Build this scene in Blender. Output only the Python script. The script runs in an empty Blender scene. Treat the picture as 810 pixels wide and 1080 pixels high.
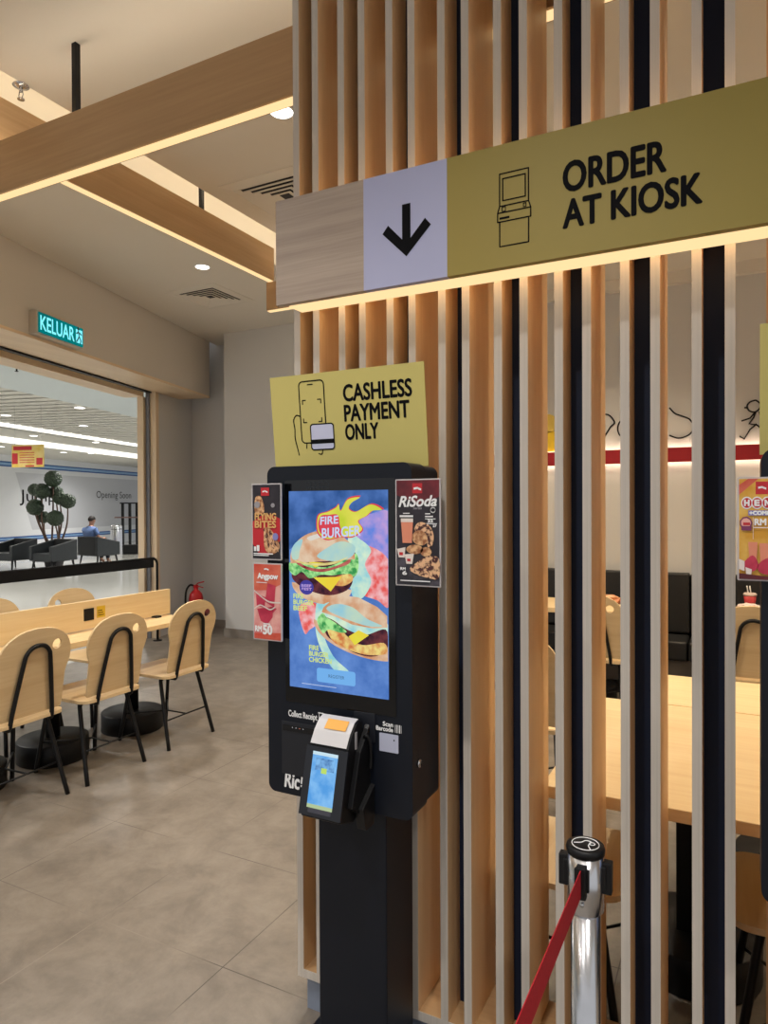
import bpy, bmesh, math, random
from mathutils import Vector, Matrix
from mathutils.geometry import tessellate_polygon
random.seed(7)
C = bpy.context.scene.collection
SC = bpy.context.scene
PI = math.pi

# ------------------------------------------------------------------ camera
F = 720.0
H = 1.5
YAW, PITCH, ROLL = math.radians(27.2), math.radians(0.48), math.radians(0.26)
f0 = Vector((-math.sin(YAW), math.cos(YAW), 0))
fwd = (f0 * math.cos(PITCH) + Vector((0, 0, -1)) * math.sin(PITCH)).normalized()
r0 = fwd.cross(Vector((0, 0, 1))).normalized()
u0 = r0.cross(fwd).normalized()
rt = r0 * math.cos(ROLL) - u0 * math.sin(ROLL)
up = u0 * math.cos(ROLL) + r0 * math.sin(ROLL)
EYE = Vector((0, 0, H))
cam_d = bpy.data.cameras.new('camera')
cam = bpy.data.objects.new('camera', cam_d)
C.objects.link(cam)
M = Matrix((rt, up, -fwd)).transposed().to_4x4()
M.translation = EYE
cam.matrix_world = M
cam_d.sensor_fit = 'VERTICAL'
cam_d.sensor_height = 36
cam_d.sensor_width = 27
cam_d.lens = 24
cam_d.clip_start = 0.02
cam_d.clip_end = 200
SC.camera = cam

def ray(u, v):
    return fwd + rt * ((u - 405) / F) + up * ((540 - v) / F)
def onY(u, v, y):
    d = ray(u, v); return EYE + d * (y / d.y)
def onX(u, v, x):
    d = ray(u, v); return EYE + d * (x / d.x)
def onZ(u, v, z):
    d = ray(u, v); return EYE + d * ((z - H) / d.z)

# ------------------------------------------------------------------ materials
def s2l(c):
    c = c / 255.0
    return c / 12.92 if c <= 0.04045 else ((c + 0.055) / 1.055) ** 2.4
def rgb(r, g, b):
    return (s2l(r), s2l(g), s2l(b), 1)
def newmat(name):
    m = bpy.data.materials.new(name); m.use_nodes = True
    nt = m.node_tree
    return m, nt, nt.nodes['Principled BSDF']
def plain(name, col, rough=0.5, metal=0.0, var=0.05, scale=6.0, bump=0.0, spec=None):
    m, nt, b = newmat(name)
    b.inputs['Roughness'].default_value = rough
    b.inputs['Metallic'].default_value = metal
    if spec is not None: b.inputs['Specular IOR Level'].default_value = spec
    tc = nt.nodes.new('ShaderNodeTexCoord')
    n = nt.nodes.new('ShaderNodeTexNoise'); n.inputs['Scale'].default_value = scale
    n.inputs['Detail'].default_value = 4
    nt.links.new(tc.outputs['Object'], n.inputs['Vector'])
    r = nt.nodes.new('ShaderNodeValToRGB')
    r.color_ramp.elements[0].position = 0.3; r.color_ramp.elements[1].position = 0.7
    r.color_ramp.elements[0].color = tuple(c * (1 - var) for c in col[:3]) + (1,)
    r.color_ramp.elements[1].color = tuple(min(1, c * (1 + var)) for c in col[:3]) + (1,)
    nt.links.new(n.outputs['Fac'], r.inputs['Fac'])
    nt.links.new(r.outputs['Color'], b.inputs['Base Color'])
    if bump:
        bp = nt.nodes.new('ShaderNodeBump'); bp.inputs['Strength'].default_value = bump
        n2 = nt.nodes.new('ShaderNodeTexNoise'); n2.inputs['Scale'].default_value = scale * 20
        nt.links.new(tc.outputs['Object'], n2.inputs['Vector'])
        nt.links.new(n2.outputs['Fac'], bp.inputs['Height'])
        nt.links.new(bp.outputs['Normal'], b.inputs['Normal'])
    return m
def wood(name, c1, c2, axis='Z', scale=14.0, stretch=0.05, rough=0.45):
    m, nt, b = newmat(name)
    b.inputs['Roughness'].default_value = rough
    tc = nt.nodes.new('ShaderNodeTexCoord')
    mp = nt.nodes.new('ShaderNodeMapping')
    s = [1, 1, 1]; s['XYZ'.index(axis)] = stretch
    mp.inputs['Scale'].default_value = s
    nt.links.new(tc.outputs['Object'], mp.inputs['Vector'])
    n = nt.nodes.new('ShaderNodeTexNoise'); n.inputs['Scale'].default_value = scale
    n.inputs['Detail'].default_value = 6; n.inputs['Distortion'].default_value = 0.6
    nt.links.new(mp.outputs['Vector'], n.inputs['Vector'])
    n2 = nt.nodes.new('ShaderNodeTexNoise'); n2.inputs['Scale'].default_value = scale * 9
    nt.links.new(mp.outputs['Vector'], n2.inputs['Vector'])
    mx = nt.nodes.new('ShaderNodeMath'); mx.operation = 'MULTIPLY_ADD'
    mx.inputs[1].default_value = 0.35
    nt.links.new(n2.outputs['Fac'], mx.inputs[0]); 
    m2 = nt.nodes.new('ShaderNodeMath'); m2.operation = 'MULTIPLY'; m2.inputs[1].default_value = 0.65
    nt.links.new(n.outputs['Fac'], m2.inputs[0]); nt.links.new(m2.outputs[0], mx.inputs[2])
    r = nt.nodes.new('ShaderNodeValToRGB')
    r.color_ramp.elements[0].position = 0.36; r.color_ramp.elements[1].position = 0.64
    r.color_ramp.elements[0].color = c2; r.color_ramp.elements[1].color = c1
    nt.links.new(mx.outputs[0], r.inputs['Fac'])
    nt.links.new(r.outputs['Color'], b.inputs['Base Color'])
    return m
def emit(name, col, strength=1.0):
    m = bpy.data.materials.new(name); m.use_nodes = True
    nt = m.node_tree; nt.nodes.clear()
    e = nt.nodes.new('ShaderNodeEmission'); o = nt.nodes.new('ShaderNodeOutputMaterial')
    e.inputs['Color'].default_value = col; e.inputs['Strength'].default_value = strength
    nt.links.new(e.outputs[0], o.inputs['Surface'])
    return m
def glow(name, c1, c2, strength=1.0, scale=8.0, lo=0.35, hi=0.65, detail=6):
    """a lit screen area: noise between two colours"""
    m = emit(name, c1, strength); nt = m.node_tree
    e = [n for n in nt.nodes if n.type == 'EMISSION'][0]
    tc = nt.nodes.new('ShaderNodeTexCoord')
    n = nt.nodes.new('ShaderNodeTexNoise'); n.inputs['Scale'].default_value = scale; n.inputs['Detail'].default_value = detail
    nt.links.new(tc.outputs['Object'], n.inputs['Vector'])
    r = nt.nodes.new('ShaderNodeValToRGB')
    r.color_ramp.elements[0].position = lo; r.color_ramp.elements[1].position = hi
    r.color_ramp.elements[0].color = c1; r.color_ramp.elements[1].color = c2
    nt.links.new(n.outputs['Fac'], r.inputs['Fac']); nt.links.new(r.outputs['Color'], e.inputs['Color'])
    return m
def mix2(name, c1, c2, scale=8.0, lo=0.4, hi=0.6, rough=0.5):
    m, nt, b = newmat(name)
    b.inputs['Roughness'].default_value = rough
    tc = nt.nodes.new('ShaderNodeTexCoord')
    n = nt.nodes.new('ShaderNodeTexNoise'); n.inputs['Scale'].default_value = scale; n.inputs['Detail'].default_value = 5
    nt.links.new(tc.outputs['Object'], n.inputs['Vector'])
    r = nt.nodes.new('ShaderNodeValToRGB')
    r.color_ramp.elements[0].position = lo; r.color_ramp.elements[1].position = hi
    r.color_ramp.elements[0].color = c1; r.color_ramp.elements[1].color = c2
    nt.links.new(n.outputs['Fac'], r.inputs['Fac']); nt.links.new(r.outputs['Color'], b.inputs['Base Color'])
    return m

# ------------------------------------------------------------------ mesh helpers
def link(name, me, mat, parent=None, smooth=False, bevel=0.0, bseg=2, loc=None, rot=None):
    o = bpy.data.objects.new(name, me); C.objects.link(o)
    if mat is not None: me.materials.append(mat)
    if smooth:
        for p in me.polygons: p.use_smooth = True
    if parent is not None: o.parent = parent
    if loc is not None: o.location = loc
    if rot is not None: o.rotation_euler = rot
    if bevel:
        md = o.modifiers.new('bevel', 'BEVEL'); md.width = bevel; md.segments = bseg; md.limit_method = 'ANGLE'; md.angle_limit = 0.6
        md.harden_normals = False
    return o
class MB:
    def __init__(s): s.v = []; s.f = []; s.sm = []
    def add(s, vs, fs, smooth=False):
        k = len(s.v); s.v += [tuple(v) for v in vs]
        for f in fs: s.f.append([i + k for i in f]); s.sm.append(smooth)
        return s
    def box(s, x0, x1, y0, y1, z0, z1):
        vs = [(x, y, z) for z in (z0, z1) for y in (y0, y1) for x in (x0, x1)]
        return s.add(vs, [(0, 2, 3, 1), (4, 5, 7, 6), (0, 1, 5, 4), (2, 6, 7, 3), (0, 4, 6, 2), (1, 3, 7, 5)])
    def prism(s, pts, axis, a0, a1, holes=()):
        """extrude a 2D outline along an axis: axis 'Y': pts (x,z); 'Z': pts (x,y); 'X': pts (y,z)"""
        def to3(p, a):
            return {'Y': (p[0], a, p[1]), 'Z': (p[0], p[1], a), 'X': (a, p[0], p[1])}[axis]
        loops = [list(pts)] + [list(h) for h in holes]
        flat = [p for l in loops for p in l]
        tris = tessellate_polygon([[Vector((p[0], p[1], 0)) for p in l] for l in loops])
        n = len(flat)
        vs = [to3(p, a0) for p in flat] + [to3(p, a1) for p in flat]
        fs = [tuple(t) for t in tris] + [tuple(i + n for i in reversed(t)) for t in tris]
        k = 0
        for l in loops:
            m = len(l)
            for i in range(m):
                j = (i + 1) % m
                fs.append((k + i, k + j, k + j + n, k + i + n))
            k += m
        s.add(vs, fs); return s
    def lathe(s, prof, cx=0, cy=0, n=32, cz=0, smooth=True):
        vs = []; fs = []
        for r, z in prof:
            for i in range(n):
                a = 2 * PI * i / n
                vs.append((cx + r * math.cos(a), cy + r * math.sin(a), cz + z))
        for k in range(len(prof) - 1):
            for i in range(n):
                j = (i + 1) % n
                fs.append((k * n + i, k * n + j, (k + 1) * n + j, (k + 1) * n + i))
        fs.append(tuple(range(n - 1, -1, -1)))
        fs.append(tuple((len(prof) - 1) * n + i for i in range(n)))
        s.add(vs, fs, smooth); return s
    def tube(s, pts, r, n=10, closed=False):
        pts = [Vector(p) for p in pts]; m = len(pts)
        rad = r if isinstance(r, (list, tuple)) else [r] * m
        vs = []; fs = []; prev = None
        for i, p in enumerate(pts):
            if closed: t = (pts[(i + 1) % m] - pts[i - 1]).normalized()
            elif i == 0: t = (pts[1] - pts[0]).normalized()
            elif i == m - 1: t = (pts[-1] - pts[-2]).normalized()
            else: t = ((pts[i + 1] - p).normalized() + (p - pts[i - 1]).normalized()).normalized()
            if prev is None:
                a = Vector((0, 0, 1)) if abs(t.z) < 0.9 else Vector((1, 0, 0))
                nx = t.cross(a).normalized()
            else:
                nx = (prev - t * prev.dot(t)).normalized()
            prev = nx; ny = t.cross(nx)
            for k in range(n):
                a = 2 * PI * k / n
                vs.append(p + (nx * math.cos(a) + ny * math.sin(a)) * rad[i])
        for i in range(m if closed else m - 1):
            j = (i + 1) % m
            for k in range(n):
                l = (k + 1) % n
                fs.append((i * n + k, i * n + l, j * n + l, j * n + k))
        if not closed:
            fs.append(tuple(range(n - 1, -1, -1))); fs.append(tuple((m - 1) * n + k for k in range(n)))
        s.add(vs, fs, True); return s
    def ball(s, c, r, n=16, sq=(1, 1, 1)):
        m = n // 2; vs = []; fs = []
        for i in range(1, m):
            th = PI * i / m
            for k in range(n):
                ph = 2 * PI * k / n
                vs.append((c[0] + r * sq[0] * math.sin(th) * math.cos(ph), c[1] + r * sq[1] * math.sin(th) * math.sin(ph), c[2] + r * sq[2] * math.cos(th)))
        a = len(vs); vs.append((c[0], c[1], c[2] + r * sq[2])); vs.append((c[0], c[1], c[2] - r * sq[2]))
        for i in range(m - 2):
            for k in range(n):
                l = (k + 1) % n
                fs.append((i * n + k, (i + 1) * n + k, (i + 1) * n + l, i * n + l))
        for k in range(n):
            l = (k + 1) % n
            fs.append((a, k, l)); fs.append((a + 1, (m - 2) * n + l, (m - 2) * n + k))
        s.add(vs, fs, True); return s
    def build(s, name, mat, parent=None, bevel=0.0, bseg=2, loc=None, rot=None):
        me = bpy.data.meshes.new(name); me.from_pydata(s.v, [], s.f)
        bm = bmesh.new(); bm.from_mesh(me); bmesh.ops.recalc_face_normals(bm, faces=bm.faces); bm.to_mesh(me); bm.free()
        if len(me.polygons) == len(s.sm):
            for p, q in zip(me.polygons, s.sm): p.use_smooth = q
        me.update()
        return link(name, me, mat, parent, False, bevel, bseg, loc, rot)
def rrect(x0, x1, z0, z1, r, n=6):
    pts = []
    for cx, cz, a in ((x1 - r, z0 + r, -PI / 2), (x1 - r, z1 - r, 0), (x0 + r, z1 - r, PI / 2), (x0 + r, z0 + r, PI)):
        for i in range(n + 1):
            t = a + PI / 2 * i / n
            pts.append((cx + r * math.cos(t), cz + r * math.sin(t)))
    return pts
def ell(cx, cz, rx, rz, n=28, a0=0, a1=2 * PI, rot=0):
    full = abs(a1 - a0) > 6.28
    k = n if full else n + 1
    out = []
    for i in range(k):
        t = a0 + (a1 - a0) * i / n
        x, z = rx * math.cos(t), rz * math.sin(t)
        out.append((cx + x * math.cos(rot) - z * math.sin(rot), cz + x * math.sin(rot) + z * math.cos(rot)))
    return out
def curve(pts, n=6, closed=False):
    """Catmull-Rom through 2D or 3D points"""
    P = [Vector(p) for p in pts]; m = len(P); out = []
    for i in range(m if closed else m - 1):
        if closed: a, b, c, d = P[i - 1], P[i], P[(i + 1) % m], P[(i + 2) % m]
        else: a, b, c, d = P[max(i - 1, 0)], P[i], P[i + 1], P[min(i + 2, m - 1)]
        for k in range(n):
            t = k / n
            out.append(0.5 * ((2 * b) + (c - a) * t + (2 * a - 5 * b + 4 * c - d) * t * t + (3 * b - a - 3 * c + d) * t ** 3))
    if not closed: out.append(P[-1])
    return [tuple(p) for p in out]
def thick(line, w, closed=False):
    """2D polyline to a ribbon outline list of quads"""
    L = [Vector((p[0], p[1])) for p in line]; out = []; m = len(L)
    for i in range(m if closed else m - 1):
        a, b = L[i], L[(i + 1) % m]
        d = b - a
        if d.length < 1e-9: continue
        d.normalize(); nrm = Vector((-d.y, d.x)) * (w / 2); e = d * (w * 0.3)
        out.append([tuple(a - e - nrm), tuple(b + e - nrm), tuple(b + e + nrm), tuple(a - e + nrm)])
    return out
def flat(name, polys, y, mat, parent):
    """printed shapes: 2D outlines (x,z) on the plane y, facing -y"""
    vs = []; fs = []
    for p in polys:
        k = len(vs); q = [Vector((a[0], a[1], 0)) for a in p]
        vs += [(a[0], y, a[1]) for a in p]
        for t in tessellate_polygon([q]):
            a, b, c = [q[i] for i in t]
            t = tuple(t)
            if (b - a).cross(c - a).z < 0: t = (t[0], t[2], t[1])
            fs.append(tuple(i + k for i in t))
    me = bpy.data.meshes.new(name); me.from_pydata(vs, [], fs); me.update()
    return link(name, me, mat, parent)
def text(name, s, x0, x1, z0, z1, y, mat, parent, bold=0.0, shear=0.0, rot=0.0, extrude=0.0, keep=False, spacing=1.0, heavy=0.0):
    cu = bpy.data.curves.new(name, 'FONT'); cu.body = s; cu.size = 1; cu.offset = bold; cu.shear = shear
    cu.extrude = extrude; cu.space_character = spacing; cu.resolution_u = 4
    t = bpy.data.objects.new('tmp_text', cu); C.objects.link(t)
    dg = bpy.context.evaluated_depsgraph_get(); dg.update()
    me = bpy.data.meshes.new_from_object(t.evaluated_get(dg))
    bpy.data.objects.remove(t); bpy.data.curves.remove(cu)
    xs = [v.co.x for v in me.vertices]; ys = [v.co.y for v in me.vertices]
    ax, bx, ay, by = min(xs), max(xs), min(ys), max(ys)
    kx = (x1 - x0) / max(bx - ax, 1e-6); kz = (z1 - z0) / max(by - ay, 1e-6)
    if keep: kx = kz = min(kx, kz)
    cx, cz = (x0 + x1) / 2, (z0 + z1) / 2
    for v in me.vertices:
        a = (v.co.x - (ax + bx) / 2) * kx; b = (v.co.y - (ay + by) / 2) * kz
        d = v.co.z
        v.co = (cx + a * math.cos(rot) - b * math.sin(rot), y - d, cz + a * math.sin(rot) + b * math.cos(rot))
    me.name = name
    me.update()
    if heavy:
        V = [v.co.copy() for v in me.vertices]; P = [list(p.vertices) for p in me.polygons]; vs = []; fs = []
        offs = [(0, 0)] + [(heavy * math.cos(2 * PI * i / 8), heavy * math.sin(2 * PI * i / 8)) for i in range(8)]
        for k, (dx, dz) in enumerate(offs):
            n0 = len(vs)
            vs += [(v.x + dx, v.y - 2e-5 * k, v.z + dz) for v in V]; fs += [[i + n0 for i in p] for p in P]
        me2 = bpy.data.meshes.new(name); me2.from_pydata(vs, [], fs); me2.update()
        bpy.data.meshes.remove(me); me = me2
    return link(name, me, mat, parent)
def tag(o, label=None, cat=None, group=None, kind=None):
    if label: o['label'] = label
    if cat: o['category'] = cat
    if group: o['group'] = group
    if kind: o['kind'] = kind
    return o
def thing(name, loc, label, cat, rz=0.0, group=None, rx=0.0, ry=0.0):
    o = bpy.data.objects.new(name, None); C.objects.link(o)
    o.empty_display_size = 0.1
    o.location = loc; o.rotation_euler = (rx, ry, rz)
    return tag(o, label, cat, group)
def copy_tree(o, parent=None):
    c = o.copy(); C.objects.link(c)
    if parent is not None: c.parent = parent
    for ch in list(o.children): copy_tree(ch, c)
    return c
def struct(o):
    o['kind'] = 'structure'; return o
# ------------------------------------------------------------------ material set
W_SIDE = wood('maple_veneer', rgb(234, 200, 154), rgb(222, 184, 136), 'Z', 10, 0.03)
W_EDGE_LIT = wood('edge_banding_cool_lit', rgb(208, 199, 188), rgb(192, 183, 172), 'Z', 40, 0.01)  # slat wood's front edge; cool light on the fronts put into the colour
W_BEAM_X = wood('beam_maple', rgb(188, 152, 110), rgb(172, 136, 96), 'X', 10, 0.04)
W_BEAM_Y_LIT = wood('beam_maple_crosswise_lit', rgb(206, 172, 130), rgb(192, 156, 114), 'Y', 10, 0.04)  # same wood, made lighter: warm light on this beam's side is in the colour
W_SIGN = wood('ash_grain_panel', rgb(186, 168, 152), rgb(164, 146, 131), 'X', 22, 0.03)
W_TABLE = wood('table_oak', rgb(238, 214, 168), rgb(226, 196, 146), 'X', 9, 0.05, 0.35)
W_TABLE_Y = wood('table_oak_lengthwise', rgb(238, 214, 168), rgb(226, 196, 146), 'Y', 9, 0.05, 0.35)
W_CHAIR = wood('birch_plywood', rgb(228, 202, 158), rgb(214, 184, 138), 'X', 9, 0.06, 0.38)
W_JAMB = wood('pale_maple_frame', rgb(238, 216, 186), rgb(226, 202, 170), 'Z', 10, 0.03)
W_HEAD = wood('pale_maple_soffit', rgb(234, 210, 178), rgb(222, 196, 162), 'Y', 10, 0.03)
BLACK = plain('black_powder_coat', rgb(18, 18, 20), 0.45, 0.0, 0.1, 20, spec=0.3)
NAVY = plain('black_laminate', rgb(24, 33, 54), 0.6, 0, 0.1, 8, spec=0.25)
KBODY = plain('kiosk_black_metal', rgb(13, 18, 28), 0.42, 0.0, 0.06, 14, 0.02, spec=0.3)
KGLASS = plain('kiosk_black_glass', rgb(8, 9, 12), 0.06, 0, 0.02, 4)
DARKP = plain('dark_plastic', rgb(21, 24, 32), 0.45, 0, 0.06, 10)
GREYP = plain('grey_plastic', rgb(196, 196, 200), 0.4, 0, 0.04, 10)
YEL = plain('mustard_sign_vinyl', rgb(160, 141, 66), 0.5, 0, 0.02, 3)
YEL2 = plain('yellow_sign_board', rgb(206, 192, 112), 0.5, 0, 0.02, 3)
LAV = plain('white_sign_vinyl', rgb(182, 184, 216), 0.5, 0, 0.02, 3)
INK = plain('black_ink', rgb(14, 14, 17), 0.7, 0, 0.02, 3, spec=0.1)
WHITE = plain('white_ink', rgb(235, 235, 235), 0.5, 0, 0.02, 3)
CEIL = plain('ceiling_paint', rgb(232, 226, 216), 0.9, 0, 0.02, 0.7)
WALLP = plain('taupe_wall_paint', rgb(208, 201, 192), 0.85, 0, 0.02, 0.8)
WALLG = plain('grey_wall_paint', rgb(212, 211, 210), 0.85, 0, 0.02, 0.8)
SKIRT = plain('grey_skirting_tile', rgb(140, 132, 124), 0.5, 0, 0.1, 12)
PLINTH = plain('brushed_plinth', rgb(140, 150, 168), 0.4, 0.1, 0.06, 20)
CHROME = plain('brushed_steel', rgb(205, 205, 208), 0.22, 1.0, 0.05, 30)
RED = plain('red_enamel', rgb(190, 24, 30), 0.35, 0, 0.04, 8)
REDST = plain('dark_red_panel', rgb(160, 20, 32), 0.5, 0, 0.03, 4)
BELT = plain('red_webbing', rgb(176, 18, 34), 0.7, 0, 0.08, 120, 0.1)
ACRYL = plain('clear_acrylic_edge', rgb(196, 190, 190), 0.12, 0, 0.03, 8)
LEATH = plain('black_leatherette', rgb(26, 27, 29), 0.5, 0, 0.1, 14, 0.05)
LEATH2 = plain('charcoal_leatherette', rgb(42, 46, 49), 0.5, 0, 0.1, 14, 0.05)
WARM = (1.0, 0.74, 0.38, 1)
LED = emit('warm_led_diffuser', (1.0, 0.70, 0.35, 1), 1.15)
LEDBEAM = emit('beam_led_diffuser', (1.0, 0.70, 0.35, 1), 1.15)
COVE = emit('cove_led', (1.0, 0.85, 0.62, 1), 13.0)
DOWN = emit('downlight_lens', (1.0, 0.95, 0.86, 1), 6.0)
MCOVE = emit('mall_cove_led', (1.0, 0.97, 0.88, 1), 1.5)
MDOWN = emit('mall_downlight_lens', (1.0, 0.98, 0.94, 1), 5.0)
UPLED = emit('beam_uplight_led', (1.0, 0.86, 0.66, 1), 8.0)
BACKLED = emit('sign_wash_led', (1.0, 0.66, 0.34, 1), 7.5)
WLED = emit('wall_led_strip', (1.0, 0.82, 0.58, 1), 15.0)

# floor: square stone-look tiles with thin joints
TS = 0.575
m, nt, b = newmat('stone_tile_floor'); FLOORM = m
b.inputs['Roughness'].default_value = 0.42
tc = nt.nodes.new('ShaderNodeTexCoord')
mp = nt.nodes.new('ShaderNodeMapping'); mp.inputs['Location'].default_value = (2.06 + 20 * TS, -1.725 + 20 * TS, 0)
nt.links.new(tc.outputs['Object'], mp.inputs['Vector'])
br = nt.nodes.new('ShaderNodeTexBrick'); br.offset = 0; br.squash = 1
br.inputs['Scale'].default_value = 1; br.inputs['Mortar Size'].default_value = 0.0022; br.inputs['Mortar Smooth'].default_value = 0.2
br.inputs['Brick Width'].default_value = TS; br.inputs['Row Height'].default_value = TS
nt.links.new(mp.outputs['Vector'], br.inputs['Vector'])
n1 = nt.nodes.new('ShaderNodeTexNoise'); n1.inputs['Scale'].default_value = 5.0; n1.inputs['Detail'].default_value = 9; n1.inputs['Roughness'].default_value = 0.7; n1.inputs['Distortion'].default_value = 0.25
nt.links.new(tc.outputs['Object'], n1.inputs['Vector'])
rp = nt.nodes.new('ShaderNodeValToRGB')
rp.color_ramp.elements[0].position = 0.32; rp.color_ramp.elements[1].position = 0.72
rp.color_ramp.elements[0].color = rgb(106, 98, 89); rp.color_ramp.elements[1].color = rgb(142, 133, 122)
nt.links.new(n1.outputs['Fac'], rp.inputs['Fac'])
nt.links.new(rp.outputs['Color'], br.inputs['Color1']); nt.links.new(rp.outputs['Color'], br.inputs['Color2'])
n3 = nt.nodes.new('ShaderNodeTexNoise'); n3.inputs['Scale'].default_value = 1.3
nt.links.new(tc.outputs['Object'], n3.inputs['Vector'])
rp3 = nt.nodes.new('ShaderNodeValToRGB'); rp3.color_ramp.elements[0].position = 0.42; rp3.color_ramp.elements[1].position = 0.58
rp3.color_ramp.elements[0].color = rgb(76, 69, 62); rp3.color_ramp.elements[1].color = rgb(138, 129, 119)
nt.links.new(n3.outputs['Fac'], rp3.inputs['Fac']); nt.links.new(rp3.outputs['Color'], br.inputs['Mortar'])
nt.links.new(br.outputs['Color'], b.inputs['Base Color'])
MFLOOR = plain('polished_mall_floor', rgb(200, 198, 190), 0.12, 0, 0.05, 0.6)

# ------------------------------------------------------------------ setting
ZL, ZR, ZT = 3.5, 3.43, 3.78          # lower ceiling, near ceiling, light trough
XA, XB = -3.38, -2.88                  # light trough between the two ceilings
P0 = Vector((-4.77, 3.15, 0)); P1 = Vector((-5.66, 6.41, 0))
ed = (P1 - P0).normalized(); nd = Vector((-ed.y, ed.x, 0))     # along the shop front, outwards to the mall
def D(t, d, z=0.0):
    """point t metres along the shop front from P0, d metres out into the mall"""
    return P0 + ed * t + nd * d + Vector((0, 0, z))
TJ = (onZ(170, 672, 0) - P0).dot(ed)   # right edge of the opening
RD = 0.40                              # recess of the door line behind the header face

fl = MB().box(-9.0, 3.0, -3.0, 7.2, -0.1, 0)
# inner floor ends along the door line
q = [(3.0, -3.0), (3.0, 7.2)] + [tuple(D(4.5, RD + 0.15)[:2]), tuple(D(-7.5, RD + 0.15)[:2])]
struct(MB().prism(q, 'Z', -0.1, 0).build('floor', FLOORM))
q = [tuple(D(4.5, RD + 0.15)[:2]), tuple(D(30, RD + 0.15)[:2]), tuple(D(30, 15)[:2]), tuple(D(-9, 15)[:2]), tuple(D(-7.5, RD + 0.15)[:2])]
struct(MB().prism(q, 'Z', -0.1, -0.001).build('floor_mall', MFLOOR))

cl = MB()
q = [(XA, -1.7), (XA, 6.7), tuple(D(3.7, 0.0)[:2]), tuple(D(-5.0, 0)[:2])]
cl.prism(q, 'Z', ZL, ZL + 0.06)
struct(cl.build('ceiling_left', CEIL))
struct(MB().box(XB, 3.0, -3.0, 6.7, ZR, ZR + 0.06).build('ceiling_right', CEIL))
tr = MB().box(XA - 0.02, XB + 0.02, -3.0, 6.7, ZT, ZT + 0.05)
tr.box(XA - 0.02, XA - 0.001, -3.0, 6.7, ZL + 0.06, ZT).box(XB + 0.3, XB + 0.32, -3, 6.7, ZR + 0.06, ZT + 0.02).box(XB, XB + 0.32, -3, 6.7, ZT, ZT + 0.05)
struct(tr.build('ceiling_trough', CEIL))
tag(MB().box(XB + 0.03, XB + 0.10, -2.5, 6.4, ZR + 0.065, ZR + 0.085).build('cove_light', COVE),
    'warm cove light strip hidden in the long ceiling trough', 'light')
# shop front header, recessed wall, back walls
hd = MB()
q = [tuple(D(-6.5, 0)[:2]), tuple(D(3.37, 0)[:2]), tuple(D(3.37, RD + 0.1)[:2]), tuple(D(-6.5, RD + 0.1)[:2])]
ZH = 2.83
struct(MB().prism(q, 'Z', ZH + 0.012, ZL + 0.3).build('wall_left', WALLP))
struct(MB().prism(q, 'Z', ZH - 0.012, ZH + 0.012).build('trim_1', W_HEAD))
q = [tuple(D(TJ, RD)[:2]), tuple(D(4.2, RD)[:2]), tuple(D(4.2, RD + 0.12)[:2]), tuple(D(TJ, RD + 0.12)[:2])]
struct(MB().prism(q, 'Z', 0, ZL + 0.3).build('wall_left_pier', WALLG))
YB, XP = 6.18, -5.245
struct(MB().box(XP, 3.0, YB, YB + 0.15, 0, ZT + 0.1).build('wall_back', WALLG))
struct(MB().box(-6.28, XP, YB + 0.42, YB + 0.55, 0, ZT + 0.1).build('wall_back_recess', WALLG))
struct(MB().box(XP, XP + 0.1, YB + 0.15, YB + 0.42, 0, ZT).build('wall_back_return', WALLG))
struct(MB().box(2.6, 2.75, 1.0, YB, 0, ZT).build('wall_right_added', WALLP))  # unseen wall, added to keep world light off the slat sides
struct(MB().box(XP - 0.012, -1.2, YB - 0.012, YB, 0, 0.10).box(XP - 0.012, XP, YB, YB + 0.42, 0, 0.10).build('baseboard_back', SKIRT))
struct(MB().box(-6.1, XP - 0.012, YB + 0.408, YB + 0.42, 0, 0.10).build('baseboard_back_recess', SKIRT))
# opening frame
dr = MB()
def bar(mb, t0, t1, d0, d1, z0, z1):
    q = [tuple(D(t0, d0)[:2]), tuple(D(t1, d0)[:2]), tuple(D(t1, d1)[:2]), tuple(D(t0, d1)[:2])]
    return mb.prism(q, 'Z', z0, z1)
bar(dr, TJ - 0.065, TJ, RD - 0.01, RD + 0.11, 0, ZH - 0.012)
o = struct(dr.build('door_1', W_JAMB))
dj = bar(MB(), TJ - 0.095, TJ - 0.065, RD + 0.06, RD + 0.10, 0, ZH - 0.012).build('track', plain('steel_track', rgb(120, 122, 130), 0.4, 0.3), o)
dj = bar(MB(), TJ - 0.13, TJ - 0.06, RD + 0.11, RD + 0.185, 0, ZH - 0.07).build('jamb', W_JAMB, o)
dj = bar(MB(), -6, TJ - 0.1, RD + 0.02, RD + 0.07, ZH - 0.03, ZH - 0.013).build('head_track', BLACK, o)
dj = bar(MB(), -6, TJ - 0.1, RD + 0.12, RD + 0.36, ZH - 0.07, ZH - 0.013).build('head_frame', W_HEAD, o)

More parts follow.
